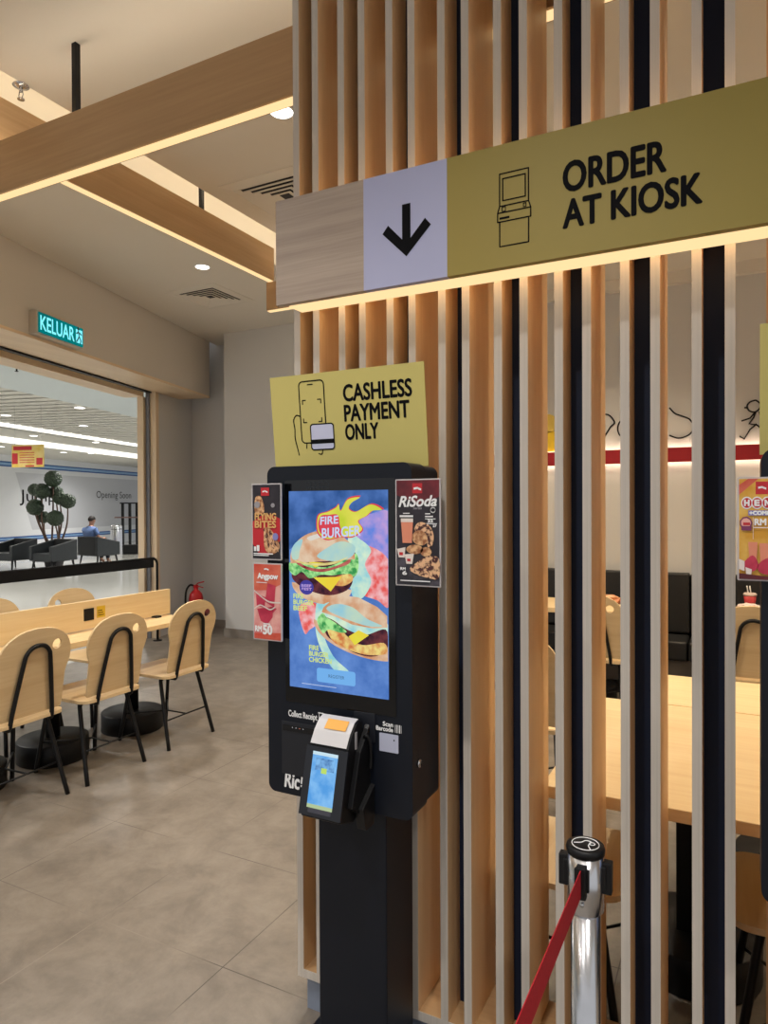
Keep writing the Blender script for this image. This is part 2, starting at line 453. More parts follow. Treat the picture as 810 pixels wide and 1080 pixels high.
# ------------------------------------------------------------------ ceiling beams
ZB, BT = 2.895, 0.235
beam = thing('ceiling_beam', (-3.3, 1.96, ZB), 'long wooden light beam nearest the camera, running left to right under the ceiling', 'beam', group='hanging wooden light beams')
MB().box(-3.2, 5.6, -0.03, 0.03, 0.004, BT).build('casing', W_BEAM_X, beam, 0.001)
MB().box(-3.2, 5.6, -0.019, 0.019, -0.001, 0.0045).build('light_strip', LEDBEAM, beam)
MB().box(-3.1, 5.5, -0.015, 0.015, BT, BT + 0.006).build('uplight_strip', UPLED, beam)
for hx in (-2.44 + 3.3, 3.2, 4.6):
    MB().box(hx - 0.012, hx + 0.012, -0.012, 0.012, BT, ZR - ZB).build('hanger', BLACK, beam)
b2 = thing('ceiling_beam', (-2.99, 1.9, 3.13), 'wooden light beam running away from the camera beneath the glowing ceiling trough', 'beam', group='hanging wooden light beams')
MB().box(-0.03, 0.03, -0.6, 2.14, 0.004, 0.235).build('casing', W_BEAM_Y_LIT, b2, 0.001)
MB().box(-0.019, 0.019, -0.6, 2.14, -0.001, 0.0045).build('light_strip', LEDBEAM, b2)
for hy in (0.6, 1.42):
    MB().box(-0.012, 0.012, hy - 0.012, hy + 0.012, 0.235, ZT - 3.13).build('hanger', BLACK, b2)
b3 = thing('ceiling_beam', (-3.03, 4.07, 2.925), 'wooden light beam whose lit end shows just left of the overhead sign', 'beam', group='hanging wooden light beams')
MB().box(0, 5.0, -0.03, 0.03, 0.004, 0.205).build('casing', W_BEAM_X, b3, 0.001)
MB().box(0, 5.0, -0.019, 0.019, -0.001, 0.0045).build('light_strip', LEDBEAM, b3)
MB().box(0.2, 4.9, -0.015, 0.015, 0.205, 0.211).build('uplight_strip', UPLED, b3)
for hx in (1.2, 3.4):
    MB().box(hx - 0.012, hx + 0.012, -0.012, 0.012, 0.205, ZR - 2.925).build('hanger', BLACK, b3)

# ------------------------------------------------------------------ ceiling fittings
def downlight(p, label, r=0.055, lens=None, power=None, col=(1, 0.86, 0.68)):
    t = thing('downlight', p, label, 'downlight')
    rim = MB(); n = 32
    pr = [(r, -0.002), (r + 0.002, -0.008), (r + 0.012, -0.006), (r + 0.015, 0.0)]
    vs = []; fs = []
    for rr, z in pr:
        for i in range(n): vs.append((rr * math.cos(2 * PI * i / n), rr * math.sin(2 * PI * i / n), z))
    for k in range(3):
        for i in range(n):
            j = (i + 1) % n; fs.append((k * n + i, k * n + j, (k + 1) * n + j, (k + 1) * n + i))
    rim.add(vs, fs, True).build('rim', WHITE, t)
    MB().lathe([(r, -0.006), (r, -0.003)], n=32, smooth=False).build('lens', lens or DOWN, t)
    return t
pa = onZ(213.5, 281, ZL); pb = onZ(297, 117, ZR)
downlight(pa, 'round white ceiling downlight above the exit doorway side, next to the square vent')
downlight(pb, 'round ceiling downlight just below the near wooden beam')
def vent(p, label):
    t = thing('ceiling_vent', p, label, 'vent')
    def ring(a, b, z0, z1):
        mb = MB()
        vs = []; fs = []
        for r, z in ((a, z0), (b, z1), (b, z1 + 0.006), (a, z0 + 0.006)):
            vs += [(-r, -r, z), (r, -r, z), (r, r, z), (-r, r, z)]
        for k in range(4):
            l = (k + 1) % 4
            for i in range(4):
                j = (i + 1) % 4; fs.append((k * 4 + i, k * 4 + j, l * 4 + j, l * 4 + i))
        return mb.add(vs, fs)
    ring(0.30, 0.235, -0.004, -0.012).build('frame', CEIL, t)
    for k in range(5):
        a = 0.235 - k * 0.042
        ring(a - 0.002, a - 0.034, -0.012, -0.001).build('louvre', CEIL, t)
    MB().box(-0.235, 0.235, -0.235, 0.235, -0.0015, -0.0005).build('backing', BLACK, t)
    return t
vent(onZ(222, 313, ZL), 'square ceiling air vent behind the small downlight near the exit doorway')
vent(onZ(303, 207, ZR) , 'square ceiling air vent half hidden behind the upper left corner of the overhead sign')
sp = thing('sprinkler', onZ(22, 90, ZR), 'small chrome fire sprinkler on the ceiling at upper left', 'sprinkler')
MB().lathe([(0.034, 0), (0.036, -0.004), (0.012, -0.012)], n=20).build('escutcheon', CHROME, sp)
mb = MB().lathe([(0.008, -0.012), (0.008, -0.03)], n=12)
mb.tube([(0.01, 0, -0.028), (0.016, 0, -0.045), (0.004, 0, -0.062)], 0.0025, 6).tube([(-0.01, 0, -0.028), (-0.016, 0, -0.045), (-0.004, 0, -0.062)], 0.0025, 6)
mb.build('frame', CHROME, sp)
MB().lathe([(0.004, -0.058), (0.016, -0.062), (0.016, -0.065), (0.003, -0.066)], n=14).build('deflector', CHROME, sp)

# ------------------------------------------------------------------ exit sign
xa = onZ(28, 322, 3.2)
def on_front(u, v):
    d = ray(u, v); k = (P0 - EYE).dot(nd) / d.dot(nd); p = EYE + d * k
    return (p - P0).dot(ed), p.z
tA, zA = on_front(31, 328); tB, zB = on_front(79, 358); _, zC = on_front(31, 350); 
EX = thing('exit_sign', D((tA + tB) / 2, -0.002, (zA + zC) / 2 - 0.005), 'lit green and blue exit sign mounted on the wall over the doorway', 'exit sign', rz=math.atan2(ed.y, ed.x))
EW, EH = (tB - tA) / 2, (zA - zC) / 2 + 0.01
MB().box(-EW - 0.01, EW + 0.01, -0.07, 0.0, -EH, EH).build('housing', plain('exit_housing', rgb(190, 180, 165), 0.5), EX, 0.004)
MB().box(-EW + 0.004, EW, -0.078, -0.07, -EH + 0.012, EH - 0.012).build('lit_panel', glow('exit_green', (0.0, 0.14, 0.14, 1), (0.0, 0.20, 0.20, 1), 1.0, 5), EX, 0.002)
EXW = emit('exit_letters', (0.22, 0.85, 0.95, 1), 1.15)
text('lettering', 'KELUAR', -EW + 0.02, EW * 0.56, -EH * 0.62, EH * 0.62, -0.0795, EXW, EX, 0.0, heavy=0.0025)
ix0, ix1 = EW * 0.64, EW * 0.95
flat('running_pictogram', [[(ix0, -EH * .62), (ix1, -EH * .62), (ix1, EH * .62), (ix0, EH * .62)]], -0.0792, EXW, EX)
cx = (ix0 + ix1) / 2
pic = []
for ln in ([(cx - .01, .045), (cx, .0), (cx + .022, -.03), (cx + .014, -.06)], [(cx, 0), (cx - .02, -.03), (cx - .036, -.05)], [(cx + .004, .03), (cx + .03, .02)], [(cx - .008, .035), (cx - .034, .02)]):
    pic += thick(ln, 0.012)
flat('running_figure', pic + [ell(cx - .012, .062, .013, .013, 12)], -0.0798, plain('exit_figure', rgb(0, 70, 70), 0.6), EX)

# ------------------------------------------------------------------ slat partition
YS, SD, SW = 1.68, 0.20, 0.021
SX0, PERIOD, PAIR = -1.1585, 0.1532, 0.0664
NP = 13
part = thing('slat_partition', (SX0, YS, 0), 'tall partition of vertical pale wood slats with black boards between each pair', 'partition')
XR = NP * PERIOD
MB().box(0, XR, 0, SD, 0.106, 0.128).build('bottom_rail', W_BEAM_X, part)
MB().box(0, XR, -0.0015, 0, 0.104, 0.129).build('bottom_edge', W_EDGE_LIT, part)
MB().box(0.02, XR, 0.02, SD - 0.02, 0, 0.106).build('plinth', PLINTH, part)
MB().box(0, XR, 0, SD, ZR - 0.03, ZR - 0.002).build('top_rail', W_BEAM_X, part)
sm = MB().box(0, SW, 0, SD, 0.128, ZR - 0.03)
proto = sm.build('slat', W_SIDE, part, 0.0008, 1)
eb = MB().box(0.0002, SW - 0.0002, -0.0015, 0, 0.129, ZR - 0.03).build('edge_band_cool_lit', W_EDGE_LIT, proto)  # slat front; its paler tone carries the cool light
bproto = MB().box(SW, PAIR, 0.088, SD - 0.002, 0.128, ZR - 0.03).build('black_board', NAVY, part)
for k in range(NP):
    for e in (0, 1):
        if k == 0 and e == 0: s = proto
        else:
            s = copy_tree(proto, part)
        s.location = (k * PERIOD + e * PAIR, 0, 0)
    bb = bproto if k == 0 else copy_tree(bproto, part)
    bb.location = (k * PERIOD, 0, 0)

# ------------------------------------------------------------------ overhead sign
YG = 1.55
sA = onY(291, 217, YG); sB = onY(291, 325, YG)
ZG0, ZG1 = 2.057, 2.343
xs = [onY(291, 270, YG).x, onY(383.5, 260, YG).x, onY(471.5, 240, YG).x, 0.80]
sg = thing('overhead_sign', (0, YG, ZG0), 'long overhead order sign with arrow and yellow panel, lit underneath, fixed to the slats', 'sign')
SH = ZG1 - ZG0
MB().box(xs[0], xs[1], 0, 0.02, 0, SH).build('wood_panel', W_SIGN, sg)
ap = MB().box(xs[1], xs[2], 0, 0.02, 0, SH).build('arrow_panel', LAV, sg)
yp = MB().box(xs[2], xs[3], 0, 0.02, 0, SH).build('yellow_panel', YEL, sg)
bx = MB().box(xs[0] + 0.025, xs[3] - 0.02, 0.02, 0.086, 0.012, SH - 0.03).build('light_box', W_BEAM_X, sg)
MB().box(xs[0] + 0.028, xs[3] - 0.022, 0.022, 0.085, -0.002, 0.012).build('light_strip', LED, sg)
MB().box(xs[0] + 0.05, xs[3] - 0.05, 0.06, 0.084, SH - 0.03, SH - 0.022).build('uplight_strip', BACKLED, sg)
MB().box(xs[0] + 0.05, xs[3] - 0.05, 0.0865, 0.104, 0.024, 0.032).build('added_wash_strip', BACKLED, sg)  # added bar, unseen behind the sign, brightens the slats below
for k in range(5):
    bxx = xs[0] + 0.12 + k * 0.40
    MB().box(bxx, bxx + 0.03, 0.086, 0.13, 0.10, 0.16).build('fixing_bracket', BLACK, sg)
def G(u, v):
    p = onY(u, v, YG); return (p.x, p.z - ZG0)
def gl(pts, w): return [q for a in pts for q in thick([G(*p) for p in a], w)]
ax = G(429, 241)
arrow = []
a1, a2 = G(428.5, 215), G(428.5, 262)
hw, aw, az = 0.0115, 0.064, a2[1] - 0.020
arrow = [[(a1[0] - hw, a1[1]), (a1[0] - hw, az + .044), (a1[0] - aw + .013, az + .086), (a1[0] - aw - .003, az + .067), (a1[0], az), (a1[0] + aw + .003, az + .067), (a1[0] + aw - .013, az + .086), (a1[0] + hw, az + .044), (a1[0] + hw, a1[1])]]
flat('arrow', arrow, -0.0008, INK, ap)
t0 = G(594, 210); t1 = G(702, 165)
text('lettering', 'ORDER', G(594.5, 180)[0], G(702, 180)[0], G(600, 202)[1], G(600, 171)[1], -0.0008, INK, yp, 0.0, heavy=0.0024)
text('lettering', 'AT KIOSK', G(594.5, 215)[0], G(740, 215)[0], G(597, 240.5)[1], G(597, 211.5)[1], -0.0008, INK, yp, 0.0, heavy=0.0024)
def rectline(a, b):
    (x0, z0), (x1, z1) = G(*a), G(*b)
    return [(x0, z0), (x1, z0), (x1, z1), (x0, z1), (x0, z0)]
kx0, kx1 = G(527, 200)[0], G(557.5, 200)[0]
kz = [G(527, v)[1] for v in (184, 218, 225, 234.5, 260.5)]
L = []
L += thick([(kx0, kz[1]), (kx0, kz[0]), (kx1, kz[0]), (kx1, kz[1]), (kx0, kz[1])], 0.003)
iw = (kx1 - kx0) * 0.11
L += thick([(kx0 + iw, kz[1] + .012), (kx0 + iw, kz[0] - .012), (kx1 - iw, kz[0] - .012), (kx1 - iw, kz[1] + .012), (kx0 + iw, kz[1] + .012)], 0.003)
ow = 0.005
L += thick([(kx0, kz[1]), (kx0 - ow, kz[2]), (kx1 + ow, kz[2]), (kx1, kz[1])], 0.003)
L += thick([(kx0 - ow, kz[2]), (kx0 - ow, kz[3]), (kx1 + ow, kz[3]), (kx1 + ow, kz[2])], 0.003)
L += thick([(kx0, kz[3]), (kx0, kz[4]), (kx1, kz[4]), (kx1, kz[3])], 0.003)
mz = (kz[1] + kz[2]) / 2
L += thick([(kx0 + .006, mz - .005), (kx0 + .014, mz - .005), (kx0 + .014, mz + .005), (kx0 + .006, mz + .005), (kx0 + .006, mz - .005)], 0.002)
L += thick([(kx1 - .012, mz - .004), (kx1 - .006, mz - .004), (kx1 - .006, mz + .004), (kx1 - .012, mz + .004), (kx1 - .012, mz - .004)], 0.002)
L += thick([(kx0 + .001, kz[3] + .008), (kx0 + .022, kz[3] + .008)], 0.005)
flat('kiosk_pictogram', L, -0.0008, INK, yp)
# ------------------------------------------------------------------ self-order kiosk
YK, KX = 1.45, -0.881
kio = thing('order_kiosk', (KX, YK, 0), 'whole black self-order kiosk with lit burger screen standing left of the slats', 'kiosk')
def K(u, v, y=YK):
    p = onY(u, v, y); return (p.x - KX, p.z)
hx0, hx1 = -0.208, 0.208
hz0, hz1 = 0.757, 1.604
MB().box(-0.20, 0.20, -0.10, 0.26, 0, 0.012).build('base_plate', KBODY, kio, 0.004)
MB().box(-0.074, 0.122, 0.03, 0.185, 0.012, 0.80).build('column', KBODY, kio, 0.004)
MB().prism(rrect(hx0, hx1, hz0, hz1, 0.022), 'Y', 0.0, 0.085).build('front_housing', KBODY, kio, 0.004, 3)
MB().prism(rrect(hx0 + 0.006, hx1 - 0.004, hz0 + 0.004, hz1 - 0.004, 0.02), 'Y', 0.088, 0.168).build('rear_housing', KBODY, kio, 0.003)
# lock on the right side
lk = MB().lathe([(0.010, 0), (0.010, 0.004), (0.008, 0.006)], n=18)
lo = lk.build('lock', CHROME, kio, loc=(hx1, 0.035, 0.885), rot=(0, PI / 2, 0))
MB().box(-0.0055, 0.0055, -0.001, 0.001, 0.006, 0.0068).build('keyhole', BLACK, lo)
# glass with the display
gx0, gx1 = K(301, 600)[0], K(417.5, 600)[0]
gz1, gz0 = K(409, 504)[1], K(409, 755)[1]
gl_ = MB().prism(rrect(gx0, gx1, gz0, gz1, 0.004), 'Y', -0.0016, 0.004).build('glass', KGLASS, kio)
# dotted ornament at the top of the glass
orn = []
for i in range(5):
    for j in range(2):
        ox, oz = K(326, 512)[0] + i * 0.013, gz1 - 0.012 - j * 0.013
        orn += thick(ell(ox, oz, 0.0075, 0.0075, 10) + [ell(ox, oz, 0.0075, 0.0075, 10)[0]], 0.0012)
flat('ornament', orn, -0.0019, plain('ornament_grey', rgb(34, 40, 48), 0.4), gl_)
sx0, sx1 = -0.1375, 0.1475
sz1, sz0 = 1.5395, 1.0386
SWD, SHT = sx1 - sx0, sz1 - sz0
bgm = emit('screen_background', (0.1, 0.2, 0.6, 1), 1.0)
nt = bgm.node_tree; e = [n for n in nt.nodes if n.type == 'EMISSION'][0]
tc = nt.nodes.new('ShaderNodeTexCoord'); mp = nt.nodes.new('ShaderNodeMapping'); gr = nt.nodes.new('ShaderNodeTexNoise')
gr.inputs['Scale'].default_value = 9; gr.inputs['Detail'].default_value = 8; gr.inputs['Roughness'].default_value = 0.6
nt.links.new(tc.outputs['Object'], gr.inputs['Vector'])
r = nt.nodes.new('ShaderNodeValToRGB'); r.color_ramp.elements[0].position = 0.3; r.color_ramp.elements[1].position = 0.75
r.color_ramp.elements[0].color = rgb(52, 96, 170); r.color_ramp.elements[1].color = rgb(120, 160, 228)
nt.links.new(gr.outputs['Fac'], r.inputs['Fac']); nt.links.new(r.outputs['Color'], e.inputs['Color'])
scr = MB().box(sx0, sx1, -0.0022, -0.0012, sz0, sz1).build('screen', bgm, kio)
def S(s, t): return (sx0 + s * SWD, sz1 - t * SHT)
lay = [0]
def pic(name, polys, mat):
    lay[0] += 1
    flat(name, [[S(min(max(p[0], 0), 1), p[1]) for p in q] for q in polys], -0.0024 - 0.00012 * lay[0], mat, scr)
def stext(name, s, s0, s1, t0, t1, mat, bold=0.03, rot=0.0, shear=0.0):
    lay[0] += 1
    a, b = S(s0, t1), S(s1, t0)
    text(name, s, a[0], b[0], a[1], b[1], -0.0024 - 0.00012 * lay[0], mat, scr, 0.0, shear, rot, heavy=bold * 0.018)
def E(cs, ct, rs, rt_, n=30, a0=0, a1=2 * PI, rot=0):
    k = SHT / SWD   # keep circles round: s radius given in width units, t radius in height units
    out = []
    for x, z in ell(0, 0, rs, rt_ * k, n, a0, a1, rot): out.append((cs + x, ct - z / k))
    return out
G_SKY = glow('screen_dark_blue', rgb(36, 72, 130), rgb(84, 122, 190), 1.0, 14)
G_PUR = glow('screen_lilac', rgb(104, 134, 220), rgb(196, 160, 214), 1.0, 26)
G_RED = glow('screen_flame_red', rgb(228, 92, 88), rgb(240, 186, 190), 1.0, 42, .38, .62)
G_CYAN = glow('screen_cyan_haze', rgb(140, 204, 216), rgb(214, 236, 206), 1.0, 30)
G_BUN = glow('screen_bun', rgb(204, 144, 104), rgb(224, 198, 170), 1.0, 26, 0.35, 0.62)
G_BUN2 = glow('screen_bun_light', rgb(150, 200, 214), rgb(190, 214, 190), 1.0, 14)
G_GREEN = glow('screen_lettuce', rgb(60, 150, 80), rgb(170, 232, 150), 1.0, 60, 0.4, 0.6)
G_DARK = glow('screen_patty', rgb(50, 30, 44), rgb(110, 56, 60), 1.0, 50)
G_MEAT = glow('screen_fried_chicken', rgb(206, 120, 70), rgb(236, 214, 130), 1.0, 60, 0.35, 0.65)
G_BACON = glow('screen_bacon', rgb(130, 44, 54), rgb(196, 110, 100), 1.0, 40)
G_CHEESE = glow('screen_cheese', rgb(226, 220, 70), rgb(236, 200, 60), 1.0, 10)
G_YEL = glow('screen_flame_yellow', rgb(190, 206, 60), rgb(226, 220, 90), 1.0, 12)
G_LIME = emit('screen_lime_text', rgb(206, 222, 130), 1.0)
G_ICE = emit('screen_pale_text', rgb(196, 210, 240), 1.0)
G_ROSE = emit('screen_red_outline', rgb(214, 70, 84), 1.0)
G_ICE2 = glow('screen_bun_highlight', rgb(226, 206, 186), rgb(214, 214, 206), 1.0, 20)
G_LIME2 = glow('screen_mayonnaise', rgb(226, 222, 150), rgb(210, 190, 120), 1.0, 40)
G_BADGE = emit('screen_badge', rgb(70, 64, 150), 1.0)
G_BTN = emit('screen_button', rgb(116, 176, 234), 1.0)
G_TXT = emit('screen_small_text', rgb(66, 92, 120), 1.0)
pic('night_band', [[(0, 0), (1, 0), (1, .09), (.6, .12), (.3, .19), (0, .3)]], G_SKY)
pic('lilac_haze', [curve([(.62, .14), (.8, .12), (1, .1), (1, .2), (1, .38), (.8, .35), (.7, .25)], 5, True)], G_PUR)
pic('flames', [curve([(.7, .3), (.82, .27), (1, .33), (1, .45), (1, .56), (.9, .53), (.74, .5), (.78, .42)], 5, True)], G_RED)
pic('flames', [curve([(.1, .6), (.2, .56), (.34, .58), (.36, .64), (.22, .7), (.16, .72)], 5, True)], G_RED)
pic('steam', [curve([(.62, .22), (.74, .24), (.84, .29), (.78, .36), (.84, .44), (.76, .52), (.66, .52), (.62, .4)], 5, True),
              curve([(.3, .55), (.42, .57), (.36, .7), (.46, .82), (.62, .89), (.5, .9), (.36, .82), (.28, .7)], 5, True)], G_CYAN)
# upper burger
pic('dark_filling', [curve([(.03, .32), (.2, .34), (.5, .33), (.68, .3), (.68, .42), (.4, .5), (.1, .47)], 5, True)], G_DARK)
pic('lower_bun', [E(.34, .475, .31, .09, 30, -PI, 0, -0.06)], G_BUN)
pic('patty', [curve([(.03, .42), (.1, .38), (.35, .43), (.6, .4), (.66, .44), (.6, .49), (.42, .52), (.2, .5), (.06, .46)], 5, True)], G_DARK)
pic('lettuce', [curve([(.02, .36), (.0, .4), (.06, .43), (.14, .41), (.22, .44), (.34, .42), (.46, .42), (.58, .41), (.68, .42), (.72, .37), (.7, .31), (.62, .33), (.4, .38), (.2, .37)], 5, True)], G_GREEN)
pic('bacon', [curve([(.05, .345), (.16, .375), (.28, .39), (.42, .385), (.55, .36), (.64, .335), (.62, .36), (.5, .385), (.36, .405), (.22, .4), (.1, .375)], 5, True)], G_BACON)
pic('tomato', [curve([(.28, .43), (.4, .445), (.52, .42), (.64, .41), (.66, .44), (.56, .47), (.4, .46)], 5, True)], G_MEAT)
pic('cheese', [[(.26, .435), (.55, .425), (.44, .5)], [(.2, .355), (.38, .36), (.28, .385)]], G_CHEESE)
pic('upper_bun', [E(.35, .335, .335, .135, 34, -0.12, PI + 0.14, 0.08)], G_BUN)
pic('bun_sheen', [curve([(.3, .33), (.42, .28), (.55, .25), (.68, .27), (.66, .32), (.5, .35)], 5, True),
                  curve([(.03, .3), (.08, .26), (.15, .245), (.12, .3), (.1, .345), (.04, .345)], 5, True)], G_BUN2)
pic('bun_highlight', [curve([(.2, .235), (.34, .212), (.46, .22), (.34, .232), (.24, .25)], 5, True)], G_ICE2)
pic('mayonnaise', [curve([(.06, .352), (.2, .362), (.34, .362), (.5, .348), (.62, .325), (.5, .36), (.34, .374), (.16, .37)], 5, True)], G_LIME2)
pic('badge', [E(.19, .487, .075, .037)], G_BADGE)
stext('badge_lettering', 'BEEF', .135, .24, .472, .484, G_PUR, .02)
stext('badge_lettering', 'FEST', .14, .245, .489, .501, G_PUR, .02)
# lower burger
pic('pale_haze', [curve([(.34, .58), (.5, .55), (.8, .6), (1, .64), (1, .78), (.7, .78), (.45, .74), (.33, .66)], 5, True)], G_CYAN)
pic('lower_bun', [E(.78, .69, .52, .12, 30, PI * 1.0, PI * 1.72, -0.16) + [(1, .80), (1, .735), (.7, .74)]], G_BUN)
pic('filling', [curve([(.36, .635), (.46, .64), (.6, .68), (.78, .7), (.98, .665), (.99, .76), (.86, .8), (.7, .795), (.54, .76), (.4, .72)], 5, True)], G_DARK)
pic('fried_chicken', [curve([(.4, .67), (.5, .66), (.62, .72), (.76, .75), (.96, .73), (.98, .78), (.8, .795), (.62, .78), (.46, .745)], 5, True)], G_MEAT)
pic('lettuce', [curve([(.3, .65), (.36, .61), (.4, .63), (.48, .65), (.6, .69), (.54, .7), (.42, .69), (.36, .71)], 5, True)], G_GREEN)
pic('cheese', [[(.62, .715), (.72, .68), (.82, .7), (.68, .755)]], G_CHEESE)
pic('upper_bun', [[(.995, .655), (.995, .6), (.9, .56), (.72, .52), (.58, .515), (.46, .54), (.37, .58), (.35, .605), (.5, .625), (.66, .655), (.85, .665)]], G_BUN)
pic('bun_sheen', [curve([(.4, .59), (.5, .56), (.66, .57), (.8, .62), (.95, .65), (.8, .655), (.6, .63)], 5, True)], G_BUN2)
# flame logo
fl1 = curve([(.31, .165), (.33, .12), (.42, .105), (.5, .085), (.53, .07), (.55, .1), (.62, .045), (.74, .035), (.66, .06), (.63, .09), (.7, .105), (.84, .07), (.95, .095), (.86, .1), (.8, .125), (.72, .15), (.76, .19), (.66, .225), (.55, .225), (.42, .24), (.33, .215)], 6, True)
pic('flame_outline', [[(.55 + (a - .55) * 1.05, .15 + (b - .15) * 1.07) for a, b in fl1]], G_ROSE)
pic('flame', [fl1], G_YEL)
pic('flame_core', [curve([(.32, .165), (.35, .125), (.43, .12), (.52, .12), (.54, .17), (.56, .22), (.42, .232), (.34, .21)], 5, True)], G_ROSE)
stext('logo_lettering', 'FIRE', .34, .525, .128, .165, G_ICE, .04, 0.08, .1)
stext('logo_lettering', 'BURGER', .355, .74, .18, .228, G_ICE, .04, 0.08, .1)
for s, a, b in (('FIRE', .055, .16), ('BURGER', .055, .27), ('BEEF', .055, .2)):
    k = ('FIRE', 'BURGER', 'BEEF').index(s)
    stext('caption', s, a, b, .522 + k * .03, .545 + k * .03, G_LIME, .03)
for s, a, b in (('FIRE', .22, .32), ('BURGER', .22, .42), ('CHICKEN', .22, .45)):
    k = ('FIRE', 'BURGER', 'CHICKEN').index(s)
    stext('caption', s, a, b, .776 + k * .03, .799 + k * .03, G_LIME, .03)
bt = rrect(S(.3, 0)[0], S(.69, 0)[0], S(0, .955)[1], S(0, .885)[1], 0.006)
lay[0] += 1
flat('button', [bt], -0.0024 - 0.00012 * lay[0], G_BTN, scr)
stext('button_lettering', 'REGISTER', .42, .58, .912, .928, G_TXT, 0.0)
pic('fine_print', [[(.14, .972), (.5, .972), (.5, .975), (.14, .975)]], G_ICE)

# receipt panel, printed words, scanner
rx0, rx1 = K(297.5, 780)[0], K(345, 790)[0]
rz1, rz0 = K(300, 760)[1], K(298, 815)[1]
rp_ = MB().box(rx0, rx1, -0.0012, 0.002, rz0, rz1).build('receipt_panel', DARKP, kio, 0.0006)
MB().box(rx0 + 0.004, rx1 - 0.01, -0.0032, -0.0012, rz1 - 0.024, rz1 - 0.008).build('receipt_slot', BLACK, rp_, 0.0006)
for i in range(4):
    flat('indicator_light', [ell(rx0 + 0.035 + i * 0.011, rz1 - 0.013, 0.0014, 0.0014, 10)], -0.0034, emit('indicator', (0.9, 0.3, 0.2, 1) if i == 2 else (0.7, 0.7, 0.75, 1), 0.7), rp_)
a, b = K(304.5, 757), K(334.5, 749)
a2, b2_ = K(305, 756), K(334, 761)
text('lettering', 'Collect Receipt', a[0], b[0], K(320, 759.5)[1], K(320, 751)[1], -0.0006, WHITE, kio, 0.0, heavy=0.0005)
ri = K(338.5, 755)
flat('receipt_icon', thick([(ri[0] - .007, ri[1] + .007), (ri[0] + .007, ri[1] + .007)], .003) + thick([(ri[0] - .005, ri[1] + .006), (ri[0] - .005, ri[1] - .008), (ri[0] + .005, ri[1] - .008), (ri[0] + .005, ri[1] + .006)], .0018), -0.0006, WHITE, kio)
text('lettering', 'Scan', K(404, 765)[0], K(414.5, 765)[0], K(409, 766)[1], K(409, 761.5)[1], -0.0006, WHITE, kio, 0.0, heavy=0.0005)
text('lettering', 'Barcode', K(397, 770)[0], K(414.5, 770)[0], K(407, 771)[1], K(407, 766.5)[1], -0.0006, WHITE, kio, 0.0, heavy=0.0005)
bi = K(420, 769)
flat('barcode_icon', [q for i in range(5) for q in thick([(bi[0] - .008 + i * .004, bi[1] - .009), (bi[0] - .008 + i * .004, bi[1] + .009)], (.001, .002, .0012, .0024, .001)[i])], -0.0006, WHITE, kio)
wx0, wx1 = K(400.5, 780)[0], K(420.5, 784)[0]
wz1, wz0 = K(410, 774)[1], K(410, 793)[1]
sw = MB().prism(rrect(wx0, wx1, wz0, wz1, 0.002), 'Y', -0.002, 0.002).build('scanner_window', plain('scanner_window', rgb(176, 180, 200), 0.3), kio)
flat('scanner_lens', [ell(wx1 - 0.011, wz1 - 0.013, 0.002, 0.002, 10)], -0.0024, INK, sw)
la, lb = K(300.5, 832), K(319, 816)
text('logo', 'Ric', K(300.5, 825)[0], K(316, 825)[0], K(308, 831)[1], K(308, 815.5)[1], -0.0006, WHITE, kio, 0.0, 0.15, heavy=0.0014)
lp = K(318, 829)
flat('logo', [ell(lp[0], lp[1], .003, .003, 12)] + thick([(lp[0], lp[1] + .007), (lp[0] + .002, lp[1] + .022)], .0045), -0.0006, WHITE, kio)

# payment terminal held on the front of the head
tx0, tx1 = -0.906 - KX, -0.799 - KX
prof = [(-0.122, 0.776), (-0.082, 0.934), (-0.064, 0.962), (-0.044, 0.982), (-0.026, 0.988), (-0.014, 0.982), (-0.006, 0.95), (0.0, 0.93), (0.0, 0.79), (-0.06, 0.755)]
term = MB().prism(prof, 'X', tx0, tx1).build('payment_terminal', BLACK, kio, 0.003)
# direction along the sloping face
fa, fb = Vector((-0.120, 0.784)), Vector((-0.083, 0.930))
fn = Vector((-(fb - fa).y, (fb - fa).x)).normalized()      # outward (towards -y)
if fn.x > 0: fn = -fn
def face(name, s0, s1, t0, t1, off, mat, parent=None, rnd=0.0):
    xa, xb = tx0 + s0 * (tx1 - tx0), tx0 + s1 * (tx1 - tx0)
    pa_, pb_ = fa + (fb - fa) * t0, fa + (fb - fa) * t1
    vs = []
    for o_ in (0.0, off):
        for x, p in ((xa, pa_), (xb, pa_), (xb, pb_), (xa, pb_)):
            w = p + fn * o_; vs.append((x, w.x, w.y))
    return MB().add(vs, [(0, 1, 2, 3), (4, 5, 6, 7), (0, 1, 5, 4), (1, 2, 6, 5), (2, 3, 7, 6), (3, 0, 4, 7)]).build(name, mat, parent or term)
face('bezel', -0.03, 1.03, -0.02, 1.0, 0.006, DARKP)
G_PHONE = glow('terminal_screen', rgb(88, 158, 226), rgb(140, 196, 244), 1.0, 30)
face('terminal_screen', 0.16, 0.80, 0.15, 0.93, 0.0066, G_PHONE)
face('status_bar', 0.16, 0.80, 0.88, 0.93, 0.0070, emit('terminal_bar', rgb(200, 226, 238), 1.0))
face('icon_cloud', 0.26, 0.74, 0.66, 0.84, 0.0069, glow('terminal_pattern', rgb(60, 100, 160), rgb(130, 186, 236), 1.0, 70))
face('app_icon', 0.42, 0.56, 0.62, 0.70, 0.0072, emit('terminal_icon', rgb(190, 220, 110), 1.0))
face('key_strip', 0.16, 0.80, 0.10, 0.155, 0.0068, emit('terminal_strip', rgb(186, 206, 160), 0.9))
face('key_strip', 0.20, 0.78, 0.03, 0.10, 0.0067, plain('terminal_keys', rgb(60, 60, 70), 0.4))
